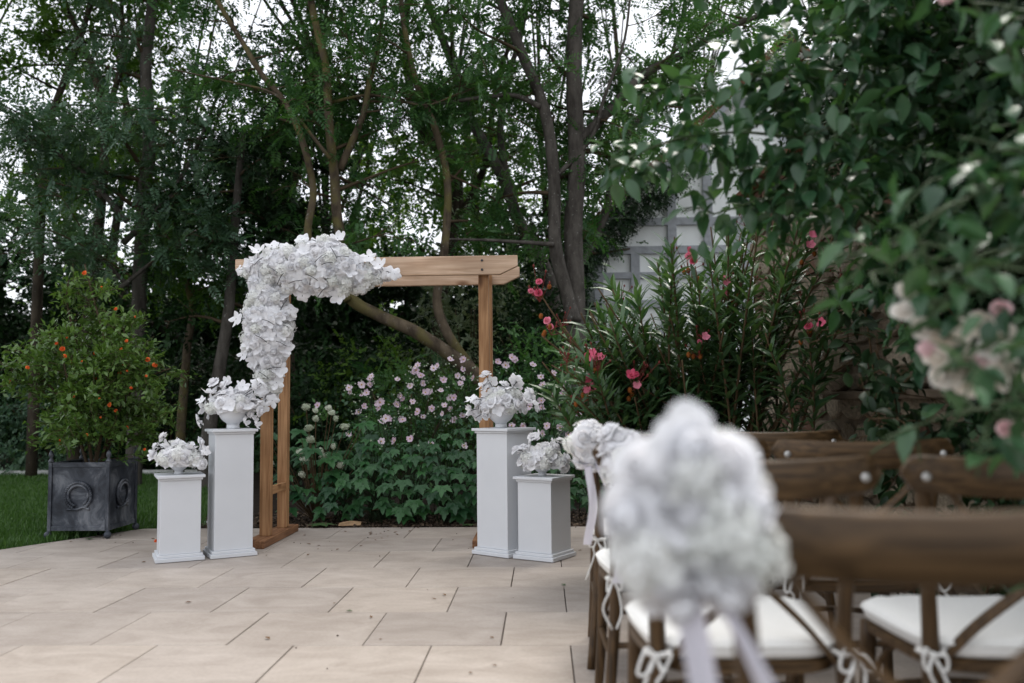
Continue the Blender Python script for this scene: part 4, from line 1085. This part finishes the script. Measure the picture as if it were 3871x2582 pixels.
# small weeds and one broad leaf at the paving edge
mb = MB(); mb.box((.135, 8.26, -.02), (.245, 8.34, .93)); tag(mb.build('marker_post', M['marker'], bevel=.006), 'square grey weathered post in the bed right of the tall plinth', 'post')
mb = MB()
mb.grid(lambda u, v: (-.09 + .18 * u + .02 * v, -.04 + .08 * v, .012 + .035 * math.sin(math.pi * v) * (.6 + .4 * math.sin(3 * u)) ), 6, 5)
tag(mb.build('bark_piece', M['barkpiece'], smooth=True, loc=(-1.60, 7.22, 0), rot=Matrix.Rotation(.25, 3, 'Z')), 'curled brown piece of bark lying at the edge of the bed', 'bark')
for i, (x, y, s, lb) in enumerate([(-1.82, 7.2, .13, 'low broad-leaved weed at the paving edge near the arch foot'), (-.62, 7.2, .07, 'tiny weed sprouting in the mulch mid-way along the bed'), (-3.43, 6.57, .035, 'tiny weed growing from a joint in front of the planter')]):
    t = thing('weed', lb, 'weed', (x, y, 0))
    for j in range(6):
        a = j * 1.05 + i; fwd = Vector((math.cos(a), math.sin(a), .25)).normalized(); xx = fwd.cross(Vector((0, 0, 1))).normalized()
        V, F = leaf2(.28, .06, .15); mm = MB(); mm.add(V * s, [tuple(f) for f in F]); mm.build('leaf', M['greenleaf'], t, rot=Matrix((xx, fwd, xx.cross(fwd))).transposed(), loc=(0, 0, .004))

# ------------------------------------------------------------------ oleander
ole = thing('oleander_bush', 'large oleander with narrow leaves and pink blossoms behind the chairs', 'bush', (1.02, 5.25, -.01))
O0 = np.array([1.02, 5.25, -.01]); rs = np.random.default_rng(33)
heads = [(-.01, 4.95, 1.62), (.05, 4.95, 1.43), (.82, 4.9, 1.77), (1.42, 4.7, 1.37), (.84, 4.75, 1.28), (.49, 4.75, 1.11), (.24, 4.75, 1.06), (1.5, 4.9, 1.86), (1.04, 4.95, 1.62), (.28, 4.8, 1.23)]
tipsO = [np.array(hh) for hh in heads]
for i in range(92):
    x = rs.uniform(.1, 1.75); top = 1.45 + .75 * min(1, max(0, (x - .1) / 1.0)); z = rs.uniform(.55, 1) * top; y = rs.uniform(4.55, 5.7)
    tipsO.append(np.array([x, y, z]))
for i in range(30):      # arching canes that lean out to the left
    x = rs.uniform(-.02, .75); tipsO.append(np.array([x, rs.uniform(4.65, 5.15), rs.uniform(.85, 1.3 + .5 * x + .35 * rs.random())]))
mb = MB(); lp, lf, lu = [], [], []
for i, tp in enumerate(tipsO):
    b = np.array([1.02 + rs.normal(0, .16), 5.25 + rs.normal(0, .14), 0]); e = tp; mid = b * .45 + e * .55 + [0, 0, .18 * rs.random()] + rs.normal(0, .05, 3)
    C = catmull([b - O0, mid - O0, e - O0], 10); mb.tube(C[::3] + [C[-1]], .011, .004, 5, 2)
    C = np.array(C); m = len(C)
    for k in range(rs.integers(15, 22)):
        for j in range(3):
            t = .38 + .62 * (k / 20 if k < 20 else 1); f = min(t, .999) * (m - 1); q = C[int(f)] + (C[min(int(f) + 1, m - 1)] - C[int(f)]) * (f - int(f)); T_ = nrm(C[min(int(f) + 1, m - 1)] - C[max(int(f) - 1, 0)])
            a = j * 2.09 + k * .9; s_ = nrm(np.cross(T_, [0.3, .2, 1])); s2 = np.cross(T_, s_)
            d = T_ * (.75 + .5 * (t > .9)) + (math.cos(a) * s_ + math.sin(a) * s2) * .8 + rs.normal(0, .12, 3)
            lp.append(q); lf.append(d); lu.append(T_ * .8 + [0, 0, .5] + rs.normal(0, .2, 3))
mb.build('canes', M['cane_brown'], ole, True)
lp, lf, lu = map(np.array, (lp, lf, lu)); n = len(lp)
OL = [leaf_long(.095, .14), leaf_long(.085, .3)]
front = np.argsort(lp[:, 1])[:260]; msk = np.ones(n, bool); msk[front] = False
V, F, T = scatter_many(OL, lp[msk], lf[msk], lu[msk], rs.uniform(.10, .165, msk.sum()), rs.random(msk.sum()))
tag(inst('foliage', npmesh('foliage', V, F, M['olea_leaf'], T, True), ole), kind='stuff')
OLM = [npmesh('leaf', t_[0], t_[1], M['olea_leaf_o'], None, True) for t_ in OL]
for i in front:
    fw = Vector(lf[i]).normalized(); xx = fw.cross(Vector(lu[i])).normalized()
    inst('leaf', OLM[i % 2], ole, lp[i], Matrix((xx, fw, xx.cross(fw))).transposed(), float(rs.uniform(.1, .165)))
OFL = [open_mesh('flower', M['olea_pink'], s, 5, .5, .3) for s in (41, 42)] + [rose_mesh('flower', M['olea_pink'], 43, .9)]
for i, hh in enumerate(heads):
    c = np.array(hh) - O0; st = MB(); dr = MB()
    for j in range(rs.integers(2, 5)):
        inst('flower', OFL[rs.integers(0, 3)], ole, c + rs.normal(0, .022, 3) + [0, -.07, .02], frame((rs.normal(0, .5), -1, .2)), float(rs.uniform(.02, .03)))
    for j in range(7):
        e = c + rs.normal(0, .05, 3) + [0, 0, .04]; st.tube([c - [0, 0, .05], e], .0022, .0015, 4, 1); st.ball(e, .006, 4, 1.6)
    for j in range(3): dr.ball(c + rs.normal(0, .03, 3) - [0, 0, .05], .013, 4, 1.3)
    st.build('flower_stalks', M['redstalk'], ole); dr.build('dried_blossom', M['dry'], ole)
for i in range(12):
    tp = tipsO[10 + i * 4] - O0; st = MB()
    for j in range(9):
        e = tp + rs.normal(0, .035, 3) + [0, 0, .09]; st.tube([tp, tp + [0, 0, .04], e], .002, .0014, 4, 1); st.ball(e, .0055, 4, 1.5)
    st.build('flower_stalks', M['redstalk'], ole)

# ------------------------------------------------------------------ cross-back chairs
def make_chair():
    t = thing('cross_back_chair', 'x', 'chair')
    for s in (-1, 1):
        mb = MB(); mb.tube([(s * .235, -.055, 0), (s * .212, -.02, .22), (s * .195, .0, .43), (s * .199, -.012, .6), (s * .212, -.04, .76), (s * .222, -.06, .868)], [.0155, .017, .0185, .0165, .0145, .0135], None, 12, 4)
        mb.build('rear_leg', M['chair'], t, True)
        mb = MB(); mb.tube([(s * .222, .405, 0), (s * .208, .385, .2), (s * .198, .37, .445)], [.0145, .0175, .02], None, 12, 4); mb.build('front_leg', M['chair'], t, True)
        mb = MB(); mb.tube([(s * .207, -.012, .235), (s * .212, .18, .24), (s * .209, .386, .235)], .0095, None, 8, 3); mb.build('stretcher', M['chair'], t, True)
        # corner brace under the seat
        mb = MB(); mb.tube([(s * .203, .378, .27), (s * .17, .33, .38), (s * .10, .30, .43)], .008, None, 7, 4); mb.build('brace', M['chair'], t, True)
    mb = MB(); mb.tube([(-.206, .384, .28), (0, .40, .29), (.206, .384, .28)], .0095, None, 8, 4); mb.build('stretcher', M['chair'], t, True)
    mb = MB(); mb.tube([(-.205, -.012, .28), (0, -.02, .285), (.205, -.012, .28)], .0095, None, 8, 4); mb.build('stretcher', M['chair'], t, True)
    # seat: rounded trapezoid
    def outline(g=0.0, k=40):
        out = []
        for i in range(k):
            a = 2 * math.pi * i / k; c, s = math.cos(a), math.sin(a); e = 2 / 4.2
            xx = math.copysign(abs(c) ** e, c); yy = math.copysign(abs(s) ** e, s)
            wd = .213 + .02 * yy + g; out.append((xx * wd, .19 + yy * (.212 + g)))
        return out
    mb = MB(); rings = [(outline(-.012), .428), (outline(0), .434), (outline(0), .452), (outline(-.008), .457)]
    V = [(x, y, z) for o_, z in rings for x, y in o_]; k = 40
    F = [(i * k + j, i * k + (j + 1) % k, (i + 1) * k + (j + 1) % k, (i + 1) * k + j) for i in range(3) for j in range(k)] + [tuple(range(k - 1, -1, -1)), tuple(range(3 * k, 4 * k))]
    mb.add(V, F); mb.build('seat', M['chair_rail'], t)
    # top rail: bowed plank with rounded ends
    mb = MB(); nn = 28; prof = []
    for i in range(nn + 1):
        u = -1 + 2 * i / nn; x = u * .262; bow = -.056 - .055 * (1 - u * u); e = max(.0, (abs(u) - .88) / .12); hh = .0375 * math.sqrt(max(.02, 1 - e * e)) + .002 * (1 - u * u)
        zc = .85 - .011 * (1 - u * u); ring = []
        for dy, dz in ((-.011, -.8), (-.011, .8), (-.006, 1), (.006, 1), (.011, .8), (.011, -.8), (.006, -1), (-.006, -1)): ring.append((x, bow + dy, zc + dz * hh))
        prof.append(ring)
    V = [p for r_ in prof for p in r_]; F = [(i * 8 + j, i * 8 + (j + 1) % 8, (i + 1) * 8 + (j + 1) % 8, (i + 1) * 8 + j) for i in range(nn) for j in range(8)] + [tuple(range(8)), tuple(nn * 8 + j for j in range(7, -1, -1))]
    mb.add(V, F); rl = mb.build('top_rail', M['chair_rail'], t, True, bevel=.0)
    for s in (-1, 1):
        mb = MB(); mb.lathe([(.0095, 0), (.0095, .004), (.005, .007)], 12); mb.build('bolt', M['steel'], rl, loc=(s * .222, -.085, .842), rot=Matrix.Rotation(R(90), 3, 'X'))
    for s in (-1, 1):      # crossed slats
        off = -.006 * s
        mb = MB(); mb.tube([(-s * .185, -.05 + off, .835), (-s * .12, -.075 + off, .74), (0, -.068 + off, .635), (s * .11, -.03 + off, .53), (s * .18, -.005 + off, .445)], .0165, None, 8, 5, flat=.32); mb.build('cross_slat', M['chair'], t, True)
    return t
def make_cushion():
    t = thing('seat_cushion', 'x', 'cushion')
    k = 48; V = []
    def ol(g):
        out = []
        for i in range(k):
            a = 2 * math.pi * i / k; c, s = math.cos(a), math.sin(a); e = 2 / 4.6
            xx = math.copysign(abs(c) ** e, c); yy = math.copysign(abs(s) ** e, s); out.append((xx * (.212 + .02 * yy + g), .19 + yy * (.207 + g)))
        return out
    lay = [(-.012, .4585), (.002, .466), (.006, .482), (.003, .496), (-.012, .5045), (-.06, .508), (-.13, .509), (-.19, .509)]
    for g, z in lay:
        for i, (x, y) in enumerate(ol(g)): V.append((x, y, z + (.0022 * math.sin(i * 1.9 + z * 90) if -.05 < g < .004 and z > .49 else 0)))
    F = [(i * k + j, i * k + (j + 1) % k, (i + 1) * k + (j + 1) % k, (i + 1) * k + j) for i in range(len(lay) - 1) for j in range(k)] + [tuple(range(k - 1, -1, -1)), tuple((len(lay) - 1) * k + j for j in range(k))]
    mb = MB(); mb.add(V, F); pad = mb.build('pad', M['cushion'], t, True)
    mb = MB(); o1 = ol(.0075); mb.tube([(x, y, .489) for x, y in o1[::2]] + [(*o1[0], .489)], .0032, None, 5, 2); mb.build('piping', M['cushion'], pad, True)
    for s in (-1, 1):
        mb = bow(s, 0); mb.build('tie_bow', M['cord'], t, True)
    return t
def bow(s, v):
    rr_ = random.Random(v * 7 + s); J = lambda q=.010: rr_.uniform(-q, q); lk = .62 + .4 * rr_.random()
    if True:
        mb = MB(); kx, ky, kz = s * .205, -.035, .475
        mb.tube([(s * .17, .0, .475), (s * .18, -.03, .474), (kx, ky, kz), (s * .222, -.0, .475), (s * .2, .02, .475)], .0045, None, 6, 4)
        for q in (-1, 1):
            mb.tube([(kx, ky, kz), (kx + q * .026 * lk + J(), ky - .012, kz + .008 + J()), (kx + q * .036 * lk + J(), ky - .012, kz - .028 * lk + J()), (kx + q * .014, ky - .012, kz - .034 * lk), (kx, ky, kz)], .0034, None, 6, 5)
            mb.tube([(kx, ky, kz), (kx + q * .014, ky - .015 + J(), kz - .03), (kx + q * .018 + J(.02), ky - .012, kz - .07 + J(.02)), (kx + q * .02 + J(.03), ky - .01, kz - .11 + J(.04))], .0034, None, 6, 4)
        mb.ball((kx, ky - .004, kz), .0075, 5)
    return mb
spots = [(.405, 3.42, -1.5, 'cross-back chair at the aisle in the row nearest the arch', 'white cushion on the aisle chair of the row nearest the arch'),
         (.88, 3.47, 1.5, 'cross-back chair next to the wall side in the row nearest the arch', 'white cushion on the inner chair of the row nearest the arch'),
         (.405, 2.67, 1.0, 'aisle cross-back chair in the second row from the arch', 'white cushion on the aisle chair in the second row from the arch'),
         (.935, 2.68, -1.0, 'inner cross-back chair in the second row from the arch', 'white cushion on the inner chair in the second row from the arch'),
         (.43, 1.90, 0.5, 'aisle cross-back chair right in front of the nearest chair back', 'white cushion seen below the large blurred flowers'),
         (1.0, 1.90, -1.5, 'inner cross-back chair beside the cream roses, cushion tied with a bow', 'large white cushion at the lower right corner of the picture'),
         (.44, 1.075, 0.0, 'nearest cross-back chair, its broad top rail blurred in front', 'cushion on the nearest chair, below the frame')]
ch0 = make_chair(); cu0 = make_cushion(); nch = []
for i, (x, y, a, l1, l2) in enumerate(spots):
    c = ch0 if i == 0 else copy_tree(ch0); q = cu0 if i == 0 else copy_tree(cu0)
    for o_, l in ((c, l1), (q, l2)):
        o_.location = (x, y, 0); o_.rotation_euler = (0, 0, R(a)); o_['label'] = l
    if i:
        for s_, ch in zip((-1, 1), [k_ for k_ in q.children if k_.name.startswith('tie_bow')]): ch.data = bow(s_, i).mesh('tie_bow', M['cord'], True)
    c['group'] = 'cross-back chairs in rows'; q['group'] = 'white seat cushions'

# ------------------------------------------------------------------ flower bunches tied to the aisle chairs
def bunch(x, y, z, r, label, seed, n=26, tails=True):
    rs = np.random.default_rng(seed)
    t = thing('chair_flowers', label, 'flowers', (x, y, z), group='white flower bunches on the aisle chairs')
    if seed == 6:
        lobes = [(-.005, .078, .058), (-.058, .055, .05), (.045, .058, .054), (-.078, -.002, .05), (.074, .012, .056), (.076, -.045, .05), (-.055, -.05, .056), (.0, .005, .062), (.02, -.065, .056), (-.02, -.095, .046), (.045, -.088, .042), (-.03, .02, .05), (.035, -.02, .055), (.0, .045, .05)]
        for (x_, z_, s_) in lobes:
            for yy, k_ in ((-.045, 1.0), (.03, .9)):
                d = np.array([x_ * 11, yy * 22, z_ * 10]) + rs.normal(0, .3, 3); u = rs.random()
                me = ROSES[rs.integers(0, 4)] if u < .55 else ORCHIDS[rs.integers(0, 2)] if u < .8 else HYDS[rs.integers(0, 2)]
                inst(me.name.split('.')[0], me, t, (x_ * .82, yy * (1 - 3 * abs(x_)), z_ * .9), frame(d, rs.uniform(0, 6)), float(s_ * k_ * rs.uniform(.85, 1.05)) * (.85 if u >= .8 else 1))
        n = 0
    pts = []; tr = 0
    while len(pts) < n and tr < 3000:
        tr += 1; d = nrm(rs.normal(0, 1, 3)); p = d * r * rs.uniform(.6, .98) * np.array([.92, .8, 1.2])
        if all(np.linalg.norm(p - q) > r * .42 for q in pts):
            pts.append(p); u = rs.random(); me = ROSES[rs.integers(0, 4)] if u < .6 or (u > .75 and (abs(d[2]) > .4 or r > .0975)) else HYDS[rs.integers(0, 2)] if u < .75 else ORCHIDS[rs.integers(0, 3)]
            inst(me.name.split('.')[0], me, t, p * .75, frame(d + rs.normal(0, .25, 3), rs.uniform(0, 6)), float(r * rs.uniform(.45, .66)) * (.8 if .6 <= u < .75 else 1))
    mb = MB(); mb.ball((0, 0, 0), r * .5, 8); mb.build('foam', M['cream_petal'], t, True)
    # ribbon: loop round the post and two hanging tails
    mb = MB()
    for sx, ln, w in ((-.02, .32, .032), (.06, .30, .034)):
        def fn(u, v, sx=sx, ln=ln, w=w):
            tw_ = math.cos(.9 * v + sx * 30); xx = sx * (.3 + v * (1.5 if sx > 0 else .3)) + (u - .5) * w * tw_ + .010 * math.sin(v * 6 + sx * 80); yy = -.03 - .02 * math.sin(v * 4) + (u - .5) * w * .8 * (1 - abs(tw_)) + .006 * math.sin(u * 5 + v * 7)
            return (xx + .01, yy, -r * .55 - ln * v)
        mb.grid(fn, 5, 16)
    mb.build('ribbon', M['ribbon'], t, True)
    return t
bunch(.172, 3.36, .838, .097, 'white flower bunch with ribbon on the aisle chair nearest the arch', 1)
bunch(.222, 2.60, .845, .092, 'white flower bunch on the second aisle chair from the arch, partly hidden', 2)
bunch(.156, .985, .878, .098, 'biggest blurred white flower bunch with ribbon tails, right in front', 6, 34)

# ------------------------------------------------------------------ climbing plants on the right
def climber(name, label, base, canes, n, nobj, size, seed, Tl, mat, mat_o, cmat, spread=.07, droop=-.15, cat='climber', cr=.007):
    rs = np.random.default_rng(seed); B = np.array(base); t = thing(name, label, cat, base)
    brs = []
    for i, pts in enumerate(canes):
        mb = MB(); C = [np.array(p) - B for p in pts]; mb.tube(C, cr, cr * .45, 6, 5); mb.build('cane', cmat, t, True)
        brs += side_branches(catmull(C, 5), lambda q: .006, 12, .2, .35, rs, sub=3, up=.1, droop=.12)
        brs.append((C, .004, .003, 2))
    mb = MB()
    for p, a, c, lv in brs: mb.tube(p, .003, .0018, 4, 2)
    mb.build('twigs', cmat, t, True)
    p, d = anchors(brs, n, rs); p = p + rs.normal(0, spread * .5, (n, 3))
    fw = d * .4 + rs.normal(0, .7, (n, 3)) + [0, 0, droop]; up = np.tile([0, -.15, 1.], (n, 1)) + rs.normal(0, .4, (n, 3)); sz = size * rs.uniform(.65, 1.25, n)
    Lm = [npmesh('leaf', q[0], q[1], mat_o, None, True) for q in Tl]
    front = np.argsort(p[:, 1])[:nobj]; msk = np.ones(n, bool); msk[front] = False
    for i in front:
        f_ = Vector(fw[i]).normalized(); xx = f_.cross(Vector(up[i])).normalized()
        inst('leaf', Lm[i % len(Lm)], t, p[i], Matrix((xx, f_, xx.cross(f_))).transposed(), float(sz[i]))
    if msk.any():
        V, F, T = scatter_many(Tl, p[msk], fw[msk], up[msk], sz[msk], rs.random(msk.sum()))
        tag(inst('foliage', npmesh('foliage', V, F, mat, T, True), t), kind='stuff')
    return t
RL = [leaf_ov(.27, .15, .35), leaf_ov(.31, .3, .5), leaf_ov(.25, .4, .25)]
climber('climbing_shrub', 'climbing shrub arching out from the wall across the upper right', (1.80, 3.6, 0), [
    [(1.8, 3.6, 0), (1.7, 3.3, 1.2), (1.4, 3.1, 1.75), (.9, 3.0, 1.9), (.5, 2.95, 1.9), (.2, 2.95, 1.78)],
    [(1.8, 3.6, .2), (1.6, 3.3, 1.4), (1.25, 3.1, 2.0), (.85, 3.05, 2.15), (.5, 3.0, 2.05)],
    [(1.8, 3.5, .2), (1.6, 3.2, 1.5), (1.3, 3.05, 2.2), (1.0, 3.0, 2.45), (.75, 2.95, 2.6)],
    [(1.8, 3.5, .1), (1.55, 3.2, 1.2), (1.2, 3.1, 1.6), (.9, 3.05, 1.72), (.6, 3.05, 1.65)],
    [(1.8, 3.4, .3), (1.5, 3.0, 1.6), (1.3, 2.9, 2.1), (1.2, 2.85, 2.6)]], 3100, 290, .082, 300, RL, M['rose_leaf'], M['rose_leaf_o'], M['cane'], .1, -.35)
rb = climber('rose_bush', 'rose bush with faded cream and pink blooms at the right edge', (1.42, 1.75, 0), [
    [(1.42, 1.75, 0), (1.3, 1.72, .7), (1.1, 1.7, 1.15), (.85, 1.68, 1.25), (.7, 1.68, 1.12)],
    [(1.42, 1.75, 0), (1.35, 1.7, .8), (1.15, 1.66, 1.3), (.95, 1.62, 1.42), (.82, 1.6, 1.38)],
    [(1.42, 1.78, 0), (1.3, 1.75, .6), (1.1, 1.72, .98), (.92, 1.72, 1.0), (.84, 1.7, .95)],
    [(1.42, 1.78, .1), (1.3, 1.9, 1.1), (1.1, 1.9, 1.6), (.95, 1.88, 1.85), (.82, 1.85, 1.95)],
    [(1.45, 1.75, .1), (1.3, 1.66, .9), (1.1, 1.6, 1.2), (.95, 1.58, 1.2), (.86, 1.6, 1.08)]], 620, 290, .064, 301, RL, M['rose_leaf'], M['rose_leaf_o'], M['cane'], .06, -.25, 'rose bush', .006)
RP = rose_mesh('rose', M['rose_pink'], 51, .9); RC = [rose_mesh('rose', M['rose_cream'], s, 1.05) for s in (52, 53)]
rs = np.random.default_rng(9)
for (x, z, kind, s) in [(.70, 1.09, 'p', .018), (.68, 1.2, 'c', .022), (.74, 1.05, 'c', .028), (.775, 1.035, 'c', .03), (.81, 1.04, 'c', .026), (.83, 1.14, 'c', .028), (.845, 1.165, 'p', .018), (.78, 1.125, 'c', .026), (.73, 1.11, 'c', .026), (.87, 1.04, 'c', .018), (.76, 1.07, 'p', .02), (.72, 1.04, 'c', .022), (.805, 1.09, 'c', .022),
        (.83, .945, 'p', .017), (.86, .955, 'p', .013), (.88, .92, 'p', .018), (.93, 1.37, 'p', .03), (.70, 1.13, 'c', .024), (.755, 1.1, 'c', .026), (.79, 1.06, 'p', .024), (.86, 1.12, 'c', .024), (.715, 1.075, 'c', .022), (.84, 1.06, 'c', .026), (.66, 1.16, 'c', .02), (.78, 1.77, 'p', .019), (.91, 1.0, 'p', .02)]:
    inst('rose', RP if kind == 'p' else RC[rs.integers(0, 2)], rb, (x - 1.42, 1.63 + rs.normal(0, .02) - 1.75, z), frame((rs.normal(-.2, .4), -1, .3)), s * 1.25)
climber('wall_climber', 'low leafy climber against the wall above the chair backs', (1.72, 3.9, 0), [
    [(1.72, 3.9, 0), (1.6, 3.7, .5), (1.45, 3.5, .8), (1.2, 3.35, .95)], [(1.72, 4.2, 0), (1.6, 4.0, .6), (1.5, 3.8, 1.0), (1.35, 3.6, 1.2)],
    [(1.72, 3.6, 0), (1.65, 3.3, .7), (1.5, 3.1, 1.15), (1.35, 3.0, 1.35)], [(1.72, 4.4, 0), (1.62, 4.3, .9), (1.5, 4.1, 1.4), (1.4, 4.0, 1.6)]], 620, 60, .08, 303, RL, M['ivy'], M['rose_leaf_o'], M['cane_brown'], .08, -.3)
ivy('ivy', 'dense dark ivy covering the wall in the upper right corner', [(1.7, 2.6, .1), (1.7, 2.9, 1.4), (1.68, 3.4, 2.2), (1.66, 4.1, 2.6), (1.62, 5.0, 2.75)], (.16, .55, .5), 1500, .26, 51)
ivy('ivy', 'dark ivy hanging down the wall behind the rose bush', [(1.72, 2.4, .2), (1.66, 2.5, 1.3), (1.6, 2.6, 2.2), (1.5, 2.7, 3.0)], (.2, .4, .5), 1300, .26, 52)

# ------------------------------------------------------------------ litter on the paving
dl = MB(); V, F = leaf2(.22, .12, -.1); dl.add(V, [tuple(f) for f in F]); DL = dl.mesh('fallen_leaf', M['dryleaf'])
dg = MB(); V, F = leaf2(.34, .12, -.05); dg.add(V, [tuple(f) for f in F]); DG = dg.mesh('fallen_leaf', M['greenleaf'])
sp_ = MB(); sp_.ball((0, 0, .3), .5, 4, .7); SPK = sp_.mesh('plant_speck', M['speck'])
rs = np.random.default_rng(17)
for i in range(95):
    cxy = [(-1.2, 6.9), (-2.9, 6.6), (-.4, 3.4), (.05, 6.2), (-1.6, 6.2), (-.7, 4.6), (-2.2, 5.2)][int(rs.choice(7, p=[.28, .18, .16, .14, .12, .07, .05]))]; x = cxy[0] + rs.normal(0, .42); y = min(7.1, cxy[1] + rs.normal(0, .3))
    if i % 3: tag(inst('fallen_leaf', DL, None, (x, y, .004), Matrix.Rotation(rs.uniform(0, 6.28), 3, 'Z'), float(rs.uniform(.018, .045))), 'small dry brown leaf fallen on the pale paving', 'leaf', 'dry leaves on the paving')
    else: tag(inst('plant_speck', SPK, None, (x, y, .001), None, float(rs.uniform(.004, .010))), 'tiny dark seed lying on the pale paving', 'seed', 'seeds on the paving')
for x, y, s, l in [(-2.42, 3.30, .04, 'lone green leaf near the front edge of the paving'), (-.93, 4.28, .035, 'green leaf lying on a slab joint in mid patio'), (.11, 4.86, .04, 'green leaf on the paving just left of the first aisle chair')]:
    tag(inst('fallen_leaf', DG, None, (x, y, .004), Matrix.Rotation(rs.uniform(0, 6), 3, 'Z'), s), l, 'leaf')
tag(inst('fallen_blossom', pomfl, None, (-2.86, 6.45, .006), frame((.3, -.5, .6)), .022), 'fallen orange blossom on the paving between planter and plinth', 'blossom')
